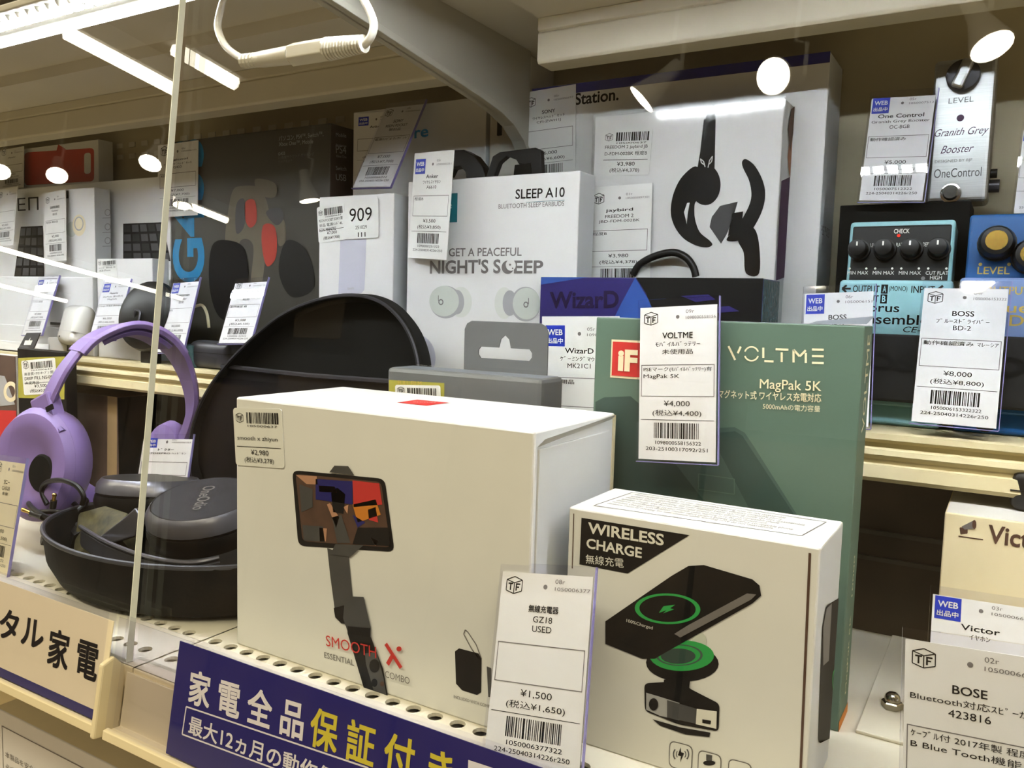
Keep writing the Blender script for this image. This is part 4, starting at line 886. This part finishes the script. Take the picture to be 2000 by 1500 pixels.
# lettering on the plate
u_ = Vector((.62, -.78, 0)); u_ = (u_ - a_ * u_.dot(a_)).normalized()
f = Face(t, o + a_ * .0012, u_, a_.cross(u_), 'plate_lettering'); f.text('OneOdio', -.020, -.004, .04, .009, 'ink_grey', bold=.01)
cup(295, 935, .445, .042, (-.05, .12, 1), 'ear_cup')
arc = smoothp([onY(a, c, y) for a, c, y in [(135, 1030, .40), (170, 1055, .378), (215, 1082, .362), (290, 1110, .354), (370, 1122, .362), (430, 1112, .378)]], 6)
MB().sweep(arc, lambda s: rsec(.016, .006), (0, .25, 1)).build('headband', 'gun_dark', t, smooth=True)
MB().tube([p + Vector((0, -.001, .0085)) for p in arc], .0017, 8).build('headband_trim', 'gun_metal', t, smooth=True)
ym = [(188, 1052), (240, 1012), (262, 992), (275, 1012), (262, 1048), (230, 1058), (200, 1068)]
pr(ym, .368, .006).build('yoke_arm', 'gun_metal', t, .0012)
pd = smoothp([onY(a, c, y) for a, c, y in [(88, 1062, .398), (102, 1035, .396), (128, 1036, .388), (150, 1062, .378)]], 6)
MB().sweep(pd, lambda s: rsec(.020, .008), (0, .3, 1)).build('headband_pad', 'black_plastic', t, smooth=True)
t = thing('camo_pouch', 'small camouflage pouch tucked under the grey headphones', 'pouch', Matrix.Identity(4))
b = MB(); pts = [onY(a, c, y) for a, c, y in [(150, 1000, .385), (205, 985, .395), (250, 1000, .395), (235, 1050, .372), (190, 1085, .364), (140, 1085, .372)]]
b.add(pts + [p + Vector((0, .012, -.016)) for p in pts], [list(range(6)), [11 - i for i in range(6)]] + [(i, (i + 1) % 6, 6 + (i + 1) % 6, 6 + i) for i in range(6)]); b.build('fabric', 'camo', t, .003, 2, True)
t = thing('audio_cable', 'coiled black audio cable with gold plugs in the zip case', 'cable', Matrix.Identity(4))
co = onY(112, 990, .392)
b = MB(); pth = []
for i in range(70):
    a = i / 70 * 2 * math.pi * 3.2; r = .024 + .004 * math.sin(a * .7); pth.append(co + Vector((r * 1.15 * math.cos(a), r * .6 * math.sin(a), -.008 + .006 * math.sin(a * 1.3 + 1) + i * .00012)))
b.tube(pth, .0021, 8); b.build('cord', 'black_plastic', t, smooth=True)
MB().tube(smoothp([onY(a, c, .385) for a, c in [(92, 985), (82, 960), (90, 943), (118, 938), (148, 948), (163, 968), (160, 985)]]), .0021, 8).build('cord', 'black_plastic', t, smooth=True)
def plug(a, c):
    p = onY(*a, .375); q = onY(*c, .375)
    k = MB().tube([p, p.lerp(q, .5)], [.0026, .0026], 10).build('plug_sleeve', 'black_plastic', t, smooth=True)
    MB().tube([p.lerp(q, .5), p.lerp(q, .8), p.lerp(q, .82), p.lerp(q, .95), q], [.0015, .0015, .0019, .0016, .0006], 10).build('plug_tip', 'gold', k, smooth=True)
plug((84, 1010), (41, 994)); plug((103, 992), (107, 963))

# ---------- goods under the middle shelf
t, fr, sd, tp = carton('film_pack', 'dark screen-film pack with an olive band and price sticker', X(34, 700, .50), X(128, 700, .50), .50, ZL, Zp(80, 684, .50), .012, ('black_plastic',) * 3)
fr.ppx([(36, 699), (127, 696), (126, 780), (36, 777)], 'olive', 0); sticker(fr, [(47, 705), (119, 703), (114, 768), (48, 772)], 'paper', 1, lines=('高音質ｲﾔﾎﾝｵｰﾌﾟﾝ 開', 'DEEP FILL NS-091', '未使用品'), price='¥3,500', tax='(税込¥3,850)')
t = thing('hang_card', 'small dark hanging card with a pale thumb mark above the film pack', 'card', frame(onY(33, 684, .512), onY(72, 684, .512) - onY(33, 684, .512), Vector((.25, .25, 1))))
W = .032; H = .02; MB().prism([(0, 0), (W, 0), (W + .008, H), (.012, H)], .0012, lambda a, c, d: (a, d, c)).build('board', 'gun_dark', t, .0006)
f = Face(t, (0, 0, 0), (1, 0, 0), (0, 0, 1)); f.poly([(.012, .006), (.026, .006), (.028, .011), (.022, .011), (.023, .0145), (.020, .011), (.013, .011)], 'ink_white')
t, fr, sd, tp = carton('earphone_pack', 'clear-fronted white and red earphone pack below the open white tray', X(-60, 800, .505), X(32, 800, .505), .505, ZL, Zp(20, 695, .505), .014, ('bag_brown', 'box_white', 'box_white'))
fr.ppx([(-60, 800), (32, 802), (32, 1000), (-60, 1000)], 'ink_red', 0); fr.ppx([(-60, 720), (10, 735), (30, 790), (-60, 800)], 'ink_light', 1); fr.ringpx(22, 765, 14, 20, .6, 'paper_warm', 2)
t, fr, sd, tp = carton('brown_bag_box', 'brown film-wrapped carton with a tan edge under the middle shelf', X(138, 850, .545), X(230, 850, .545), .545, ZL, Zp(200, 772, .545), .048, ('bag_brown', 'bag_brown', 'black_matte'))
fr.ppx([(210, 760), (229, 760), (229, 990), (210, 990)], 'cardboard', 0); fr.ppx([(131, 775), (139, 775), (144, 800), (143, 860), (131, 860)], 'ink_red', 0)
MB().tube(smoothp([onY(a, c, .54) for a, c in [(132, 775), (140, 790), (142, 820), (138, 860)]]), .004, 8).build('red_strap', 'red_case', t, smooth=True)

# ---------- goods on the middle shelf, far end
t, fr, sd, tp = carton('phone_case_box', 'white carton printed with a red phone case at the back', X(-70, 300, .64), X(192, 300, .64), .64, ZM, Zp(190, 272, .64), .02)
fr.rrect([(48, 298), (184, 289), (184, 354), (48, 362)], 8, 'red_case', 0); fr.ppx([(110, 296), (114, 281), (130, 292)], 'red_case', 0); fr.rrect([(165, 299), (178, 298), (178, 339), (165, 340)], 6, 'paper', 1)
t, fr, sd, tp = carton('keyboard_box', 'long white carton printed with a black keyboard', X(-60, 450, .605), X(333, 450, .605), .605, ZM, Zp(330, 343, .605), .022)
fr.tpx('1ЕП', (22, 413), (76, 410), 25, 'ink', 0)
for q, nx, ny in (([(28, 540), (41, 443), (84, 441), (87, 540)], 4, 5), ([(241, 510), (241, 437), (318, 434), (336, 510)], 5, 4)):
    fr.ppx(q, 'ink', 0); A, B_, C_, D = [Vector(p) for p in q]
    for i in range(nx):
        for j in range(ny):
            def at(s, r): return tuple(A.lerp(D, s).lerp(B_.lerp(C_, s), r))
            a0, a1, b0, b1 = (i + .1) / nx, (i + .9) / nx, (j + .1) / ny, (j + .85) / ny; fr.ppx([at(a0, b0), at(a1, b0), at(a1, b1), at(a0, b1)], 'ink_dgrey' if (i + j) % 3 else 'black_plastic', 1)
t, fr, sd, tp = carton('earbuds_box', 'white carton printed with cream earbuds before the keyboard carton', X(126, 450, .578), X(185, 450, .578), .578, ZM, Zp(150, 368, .578), .02, ('box_white', 'box_white', 'box_side'))
fr.ell(140, 448, 10, 15, 'ink_bud', 0); fr.ell(155, 440, 13, 21, 'paper_warm', 1); fr.ringpx(155, 437, 9, 14, .8, 'ink_light', 2)
for y in (415, 443, 470): sd.ringpx(210, y, 6, 7, .75, 'ink_light', 0, n=14); sd.lpx([(200, y + 11), (222, y + 11)], .0008, 'ink_light', 0)
fr.tpx('Mobile', (125, 527), (142, 527), None, 'ink_grey', 0); fr.rect(*fr.px(124, 388), *fr.px(134, 372), 'ink', 0)
t, fr, sd, tp = carton('sticker_box', 'plain white carton with a barcode sticker behind the dark round case', X(190, 560, .556), X(298, 560, .556), .556, ZM, Zp(240, 505, .556), .02, ('box_white', 'box_white', 'box_side'))
sticker(fr, [(193, 509), (230, 507), (230, 545), (193, 548)], 'paper', 1, lines=('ﾏｲﾒｲｵｰ 開封品 10', '.4GB iPhone'))
t = thing('open_white_tray', 'open white carton with its lid propped behind the tray', 'box', Matrix.Translation((X(-60, 640, .532), .532, ZM)))
L = X(188, 600, .56) - X(-60, 640, .532)
MB().box(0, L, .024, .03, 0, Zp(100, 541, .56) - ZM).build('lid', 'box_white', t, .001)
b = MB(); w_ = .17; b.box(0, w_, 0, .022, 0, .002); b.box(0, w_, 0, .0015, 0, .012); b.box(0, w_, .0205, .022, 0, .03); b.box(w_ - .0015, w_, 0, .022, 0, .02); b.build('tray', 'box_white', t, .0004); MB().box(w_ - .03, w_ + .02, .0195, .0204, .033, .036).build('slot', 'ink_dgrey', t)
t = thing('earbud_case', 'glossy white rounded earbud charging case at the shelf lip', 'case', frame(onY(118, 672, .536), (1, -.25, 0), (.28, .2, 1)))
b = MB(); b.box(-.026, .03, 0, .021, .001, .047); o = b.build('shell', 'case_white', t, .0095, 5, True); MB().box(-.0262, .0302, -.0002, .0212, .0155, .0159).build('seam', 'ink_light', t); MB().lathe([(.0012, 0), (.0012, .0004)], 8, (-.01, 0, .0085), (0, -1, 0)).build('status_light', 'ink_dgrey', t)
t = thing('round_case', 'dark round case with a pull cord beside the barcode carton', 'case', Matrix.Translation(onY(294, 618, .543)))
zz = onY(294, 618, .543).z - ZM
MB().lathe([(.001, .014), (.025, .013), (.0355, .006), (.037, 0), (.034, -.008), (.02, -.011)], 32, (0, 0, 0), (.2, -1, .25)).build('shell', 'black_plastic', t, smooth=True); MB().tube(smoothp([Vector(p) for p in [(-.006, -.014, -.004), (-.002, -.016, .006), (.004, -.015, .004), (.002, -.016, -.006), (-.012, -.016, -.016)]]), .0012, 6).build('pull_cord', 'gun_metal', t); MB().box(-.012, .012, -.004, .004, -zz, -zz + .012).build('stand', 'black_plastic', t, .001)
# headset carton
YG = .603
t, fr, sd, tp = carton('gaming_headset_box', 'big dark grey gaming headset carton with cyan letters up its edge', X(336, 450, YG), X(645, 300, YG), YG, ZM, Zp(645, 240, YG), .05, ('gbox', 'gbox', 'gbox_side'))
p = fr.px(400, 552); q = fr.px(395, 262); hh = fr.px(400, 500)[0] - fr.px(338, 500)[0]
fr.text('G433', p[0], p[1], q[1] - p[1], hh, 'ink_cyan', 0, math.radians(90), bold=.03)
fr.tpx('パソコン, PS4™, Switch™,', (545, 277), (632, 267), 11, 'ink_light'); fr.tpx('Xbox One™, Mobile', (545, 287), (612, 281), 9, 'ink_light'); fr.tpx('G433', (544, 304), (557, 302), 6, 'ink_light'); fr.tpx('7.1有線サラウンド ゲーミング', (544, 312), (614, 304), 7, 'ink_grey'); fr.tpx('ヘッドセット', (544, 319), (571, 316), 6, 'ink_grey')
for pts, m, l in [([(455, 372), (475, 363), (505, 366), (520, 390), (530, 420), (555, 430), (558, 470), (545, 480), (538, 450), (520, 500), (510, 560), (490, 560), (495, 480), (470, 470), (460, 520), (445, 560), (440, 470), (445, 420)], 'ink_sand', 0), ([(480, 395), (498, 392), (502, 430), (490, 445), (480, 430)], 'red_case', 1), ([(462, 400), (478, 390), (478, 440), (462, 455)], 'ink_dgrey', 1), ([(515, 440), (538, 445), (540, 500), (522, 520), (512, 480)], 'red_case', 1), ([(520, 415), (545, 405), (555, 425), (540, 440)], 'ink_dgrey', 1), ([(415, 480), (450, 470), (480, 490), (485, 560), (470, 620), (430, 620), (410, 560)], 'ink', 2), ([(560, 470), (600, 490), (615, 560), (570, 580), (545, 530)], 'black_plastic', 1), ([(500, 350), (538, 358), (538, 385), (508, 380)], 'ink_sand', 3), ([(450, 640), (430, 560), (500, 640), (500, 690), (440, 690)], 'ink_dgrey', 1)]: fr.spx(pts, m, l)
for i, y in enumerate((265, 285, 297, 305, 330, 350)): sd.tpx(['Mobile', 'PlayStation', 'PS4', 'Xbox One', 'Switch', 'USB'][i], (656, y + 2), (656 + 20, y + 4), None, 'ink_light')
# black earbud case with a white cord in front of it
t = thing('earbud_capsule', 'small dark grey earbud capsule before the headset carton', 'case', Matrix.Translation(onY(412, 686, .54)))
o = onY(412, 686, .54); MB().box(-.03, .03, -.005, .02, ZM - o.z, ZM - o.z + .027).build('shell', 'gun_dark', t, .008, 4, True); MB().box(-.0303, .0303, -.0053, .0203, ZM - o.z + .0155, ZM - o.z + .016).build('seam', 'ink', t)
MB().tube(smoothp([onY(a, c, .56) - o for a, c in [(378, 600), (394, 596), (404, 612), (408, 640)]]), .0015, 8).build('cord', 'paper_warm', t, smooth=True)
t, fr, sd, tp = carton('teal_card_box', 'low dark teal carton on the shelf lip under the capsule', X(335, 690, .53), X(370, 690, .53), .533, ZM, ZM + .022, .02, ('green_felt',) * 3)

# ---------- price tags
G1 = 'price cards in clear sleeves'
tagc('price card marked 4,000 leaning on the front of the sage green carton', (1218, 588), (1380, 576), (1243, 900), (1402, 908), .428, .437, .428, code='09r', num='1098000558156', brand='VOLTME', lines=('ﾓﾊﾞｲﾙﾊﾞｯﾃﾘｰ', '未使用品'), note='PSEマーク(ﾓﾊﾞｲﾙﾊﾞｯﾃﾘｰ)有', note2='MagPak 5K', price='¥4,000', tax='(税込¥4,400)', foot='203-25100317092r251')
tagc('price card with WEB sticker on the navy mouse carton', (1063, 618), (1208, 628), (1056, 905), (1205, 920), .521, .5225, .521, web=True, num='1098000558', brand='WizarD', lines=('ｹﾞｰﾐﾝｸﾞﾏｳｽ', 'MK21C1'), note='未使用品', price='¥4,000', tax='(税込¥4,400)', sleeve=False)
tagc('price card for the wireless charger, front of both white cartons', (1018, 1100), (1203, 1130), (940, 1490), (1135, 1530), .312, .345, .312, code='08r', num='1050006377', brand='無線充電器', lines=('GZ18', 'USED'), price='¥1,500', tax='(税込¥1,650)')
tagc('price card marked 8,000 standing before the deep blue pedal', (1805, 548), (1972, 552), (1775, 826), (1950, 842), .534, .552, .534, code='04r', num='1050006153322', brand='BOSS', lines=('ﾌﾞﾙｰｽﾄﾞﾗｲﾊﾞｰ', 'BD-2'), note='動作確認済み ﾏﾚｰｼｱ', price='¥8,000', tax='(税込¥8,800)')
tagc('price card with WEB sticker before the pale blue pedal', (1577, 560), (1723, 562), (1556, 832), (1700, 838), .530, .548, .530, web=True, code='06r', num='1050006151', brand='BOSS', lines=('ｺｰﾗｽ', 'CE-5'), note='動作確認済み', price='¥9,000', tax='(税込¥9,900)')
tagc('price card with WEB sticker before the gramophone-marked carton', (1817, 1142), (2030, 1180), (1800, 1462), (2010, 1512), .452, .472, .452, web=True, code='03r', num='1050006611', brand='Victor', lines=('ｲﾔﾎﾝ',), price='¥3,000', tax='(税込¥3,300)')
tagc('large price card numbered 423816 at the shelf front', (1788, 1228), (2070, 1290), (1752, 1690), (2035, 1770), .345, .36, .345, code='02r', num='1050006612', brand='BOSE', lines=('Bluetooth対応ｽﾋﾟｰｶｰ', '423816'), note='ｹｰﾌﾞﾙ付 2017年製 程度', note2='B Blue Tooth機能', price='¥8,000', tax='(税込¥8,800)')
tagc('dim price card with WEB sticker against the slim silver pedal', (1700, 180), (1832, 178), (1674, 395), (1805, 395), .606, .614, .606, web=True, num='1050007512', brand='One Control', lines=('Granith Grey Booster', 'OC-BGB'), note='動作確認済み', price='¥5,000', tax='(税込¥5,500)')
tagc('pale price card hanging at the frame edge beside the slim silver pedal', (1988, 240), (2100, 238), (1975, 420), (2090, 420), .606, .612, .606, web=True, brand='', price='¥5,000', tax='(税込¥5,500)')
tagc('price card marked 6,000 on the white carton with the blue top band', (1030, 180), (1130, 167), (1021, 372), (1124, 362), .6165, .6165, .6165, num='1050006697', brand='SONY', lines=('ﾜｲﾔﾚｽﾍｯﾄﾞｾｯﾄ', 'CFI-ZWH1J'), price='¥6,000', tax='(税込¥6,600)', sleeve=False)
tagc('price card marked 3,980 on the glossy white sport earphone carton', (1156, 366), (1275, 358), (1146, 575), (1268, 575), .5815, .5815, .5815, code='01r', num='1050005897301', brand='jaybird', lines=('FREEDOM 2', 'JBD-FDM-002BK'), note='程度B', price='¥3,980', tax='(税込¥4,378)', sleeve=False)
tagc('price card with WEB sticker stuck askew on the sleep earbuds carton', (803, 300), (881, 292), (797, 503), (872, 508), .544, .545, .530, web=True, num='1090000251', brand='Anker', lines=('ﾜｲﾔﾚｽｲﾔﾎﾝ', 'A6610'), note='程度B', price='¥3,500', tax='(税込¥3,850)', sleeve=False)
tagc('slanted price card leaning back on top of the 909 carton', (758, 203), (830, 193), (687, 368), (763, 366), .568, .605, .562, num='10500066', brand='SONY', lines=('REON POCKET', '開封品'), note='電源ﾊﾝﾄﾞﾙ ﾈｯｸﾊﾞﾝﾄﾞ', price='¥7,000', tax='(税込¥7,700)')
tagc('price card with WEB sticker behind the slanted card', (698, 222), (775, 212), (692, 345), (770, 342), .6155, .6165, .6155, web=True, brand='Anker', price='¥9,000', tax='(税込¥9,900)', sleeve=False)
tagc('price card on the gaming headset carton by the glass edge', (318, 283), (383, 270), (308, 425), (386, 420), .598, .600, .598, brand='Logicool', lines=('ｹﾞｰﾐﾝｸﾞﾍｯﾄﾞｾｯﾄ', 'G433'), note='程度B', price='¥7,000', tax='(税込¥7,700)', sleeve=False)
tagc('narrow price card on the keyboard carton beside the cream earbuds', (82, 378), (124, 374), (88, 512), (130, 508), .572, .575, .570, brand='SAMSUNG', lines=('Galaxy', 'BUDS'), note='程度B 開封品', price='¥2,000', tax='(税込¥2,200)', sleeve=False)
tagc('slanted price card with WEB sticker in front of the open white tray', (88, 540), (126, 534), (42, 655), (82, 655), .531, .553, .528, web=True, brand='Apple', lines=('AirPods',), note='ﾜｲﾔﾚｽ 程度', price='¥7,000', tax='(税込¥7,700)')
tagc('slanted price card with WEB sticker beside the white earbud case', (205, 548), (257, 546), (172, 665), (225, 665), .530, .551, .528, web=True, brand='Apple', lines=('AirPods 第3世代', 'MagSafe'), note='Charge 充電器 動作確認', price='¥6,000', tax='(税込¥6,600)')
tagc('slanted price card with WEB sticker beside the dark capsule', (343, 545), (402, 543), (305, 690), (358, 690), .529, .552, .527, web=True, brand='Beatsman', lines=('Thunder', '音質'), note='動作', price='¥6,000', tax='(税込¥6,600)')
tagc('slanted price card half behind the black case lid', (468, 545), (535, 543), (425, 672), (490, 672), .529, .552, .527, brand='JBL', lines=('Q-Pods ﾌﾞﾗｯｸ', 'A230'), note='動作確認 箱', price='¥5,000', tax='(税込¥5,500)')
tagc('tilted price card before the purple headphones', (38, 893), (95, 915), (-45, 1108), (15, 1128), .337, .352, .331, code='01r', num='10500066', brand='ｿﾆｰ', lines=('CH520', '本体'), note='ﾍｯﾄﾞﾎﾝ', price='¥5,000', tax='(税込¥5,500)', paper='paper_warm')
tagc('price card with WEB sticker standing behind the grey headphones', (275, 848), (376, 853), (260, 980), (360, 985), .462, .478, .468, web=True, brand='ﾄﾞｸﾀｰ', lines=('EXPDEEPRO ﾍｯﾄﾞﾎﾝ',))
tagc('price card cut off by the frame edge beside the keyboard print', (-30, 375), (2, 372), (-12, 482), (26, 478), .580, .590, .578, price='¥2,000', tax='(税込¥2,200)', sleeve=False)
tagc('pale price card beside the red phone case print', (5, 293), (47, 289), (0, 372), (46, 366), .632, .634, .630, brand='Apple', price='¥1,000', tax='(税込¥1,100)', sleeve=False)

# ---------- label rail along the shelf front
def rail(x0, x1, label):
    t = thing('label_holder', label, 'label holder', frame(Vector((x0, .2705, .9165)), (1, 0, 0), (0, .16, 1)), 'label holders on the shelf front'); W = x1 - x0
    b = MB(); b.prism([(-.002, -.002), (.002, -.003), (.0155, -.002), (.0155, .032), (.0085, .034), (.0085, .003), (.002, .0025), (.001, .004), (-.002, .003)], W, lambda y, z, c: (c, y, z)); b.build('rail', 'steel_cream', t, .0004)
    MB().box(0, W, -.0008, -.0002, .003, .0665).build('clear_cover', 'clear_plastic', t); MB().box(0, W, .0042, .0048, .003, .0665).build('clear_cover', 'clear_plastic', t)
    return t
tl_ = rail(-1.0, -.4335, 'clear label holder on the shelf front under the headphones'); tr_ = rail(-.4235, .25, 'clear label holder on the shelf front under the white cartons')
MB().prism([(-.003, -.004), (.013, -.004), (.013, .034), (.004, .042), (-.003, .038)], .004, lambda y, z, c: (.5665 + .0 + c, y, z)).build('end_cap', 'steel_cream', tl_, .0012)
def card(parent_x0, p0, p1, holder, name, label, m):
    """paper card standing in a holder; p0, p1 = bottom left / top right in holder units"""
    t = thing(name, label, 'shelf label', WM[holder.name] @ Matrix.Translation((p0[0], .0018, p0[1])))
    MB().box(0, p1[0] - p0[0], 0, .0006, 0, p1[1] - p0[1]).build('card', m, t); return t, Face(t, (0, 0, 0), (1, 0, 0), (0, 0, 1), 'print', .0001)
hf = Face(tl_, (0, .0018, 0), (1, 0, 0), (0, 0, 1)); a_ = hf.px(204, 1388); c_ = hf.px(217, 1212)
t, f = card(0, (.05, .004), ((a_[0] + c_[0]) / 2, c_[1]), tl_, 'category_label', 'cream shelf label with bold black characters and navy base line', 'paper_warm')
W = (a_[0] + c_[0]) / 2 - .05; f.rect(0, 0, W, .0055, 'ink_navy')
f.tpx('デジタル', (-85, 1216), (82, 1271), 56, 'ink', 0, bold=.03); f.tpx('家 電', (92, 1297), (187, 1332), 72, 'ink', 0, bold=.03)
hf = Face(tr_, (0, .0018, 0), (1, 0, 0), (0, 0, 1)); a_ = hf.px(327, 1440); c_ = hf.px(352, 1252)
t, f = card(0, ((a_[0] + c_[0]) / 2, .004), (.42, c_[1]), tr_, 'warranty_label', 'navy shelf label with white and yellow characters', 'ink_navy')
f.tpx('家 電 全 品', (368, 1372), (590, 1446), 66, 'ink_white', 0, bold=.03); f.tpx('保 証 付 き', (604, 1454), (880, 1556), 76, 'ink_yellow', 0, bold=.03)
f.tpx('最大12ヵ月の動作保証', (368, 1432), (690, 1558), 36, 'ink_white', 0, bold=.015)
f.lpx([(356, 1434), (364, 1380), (720, 1500)], .0008, 'ink_white'); f.lpx([(356, 1434), (560, 1510)], .0008, 'ink_white'); f.ppx([(915, 1484), (1000, 1512), (1000, 1560), (912, 1540)], 'paper', 0)

# ---------- lower cabinet goods
def lower_box(x0, x1, y0, y1, z1, label, yaw=0):
    t, fr, sd, tp = carton('appliance_box', label, x0, x1, y0, .72, z1, y1 - y0, ('box_white', 'paper_warm', 'paper_warm'), yaw); W = t['w']; H = t['h']
    fr.frame(.01, H * .55, W - .01, H * .9, .0008, 'ink_grey'); fr.text('⚠ 充電用の注意', W * .5, H * .8, W * .4, H * .06, 'ink_dgrey'); fr.text('本製品を安全にお使い頂くため', .014, H * .7, W * .45, H * .04, 'ink_grey'); fr.text('必ず取扱説明書をお読みください', .014, H * .62, W * .45, H * .04, 'ink_grey'); fr.bars(W * .1, H * .1, W * .35, H * .35)
lower_box(-.66, -.455, .33, .47, .842, 'white appliance carton with printed notes in the lower cabinet')
lower_box(-.445, -.30, .32, .47, .838, 'second white appliance carton beside it under the navy label')
t = thing('round_tub', 'pale round tub at the dark end of the lower cabinet', 'tub', Matrix.Translation((-.80, .45, .72)))
MB().lathe([(.09, 0), (.105, .03), (.115, .12), (.118, .13), (.112, .132), (.1, .1), (.001, .098)], 40).build('shell', 'paper_warm', t, smooth=True); MB().lathe([(.1185, .118), (.1205, .124), (.1185, .13)], 40).build('rim', 'steel_cream', t, smooth=True)
finish_print()
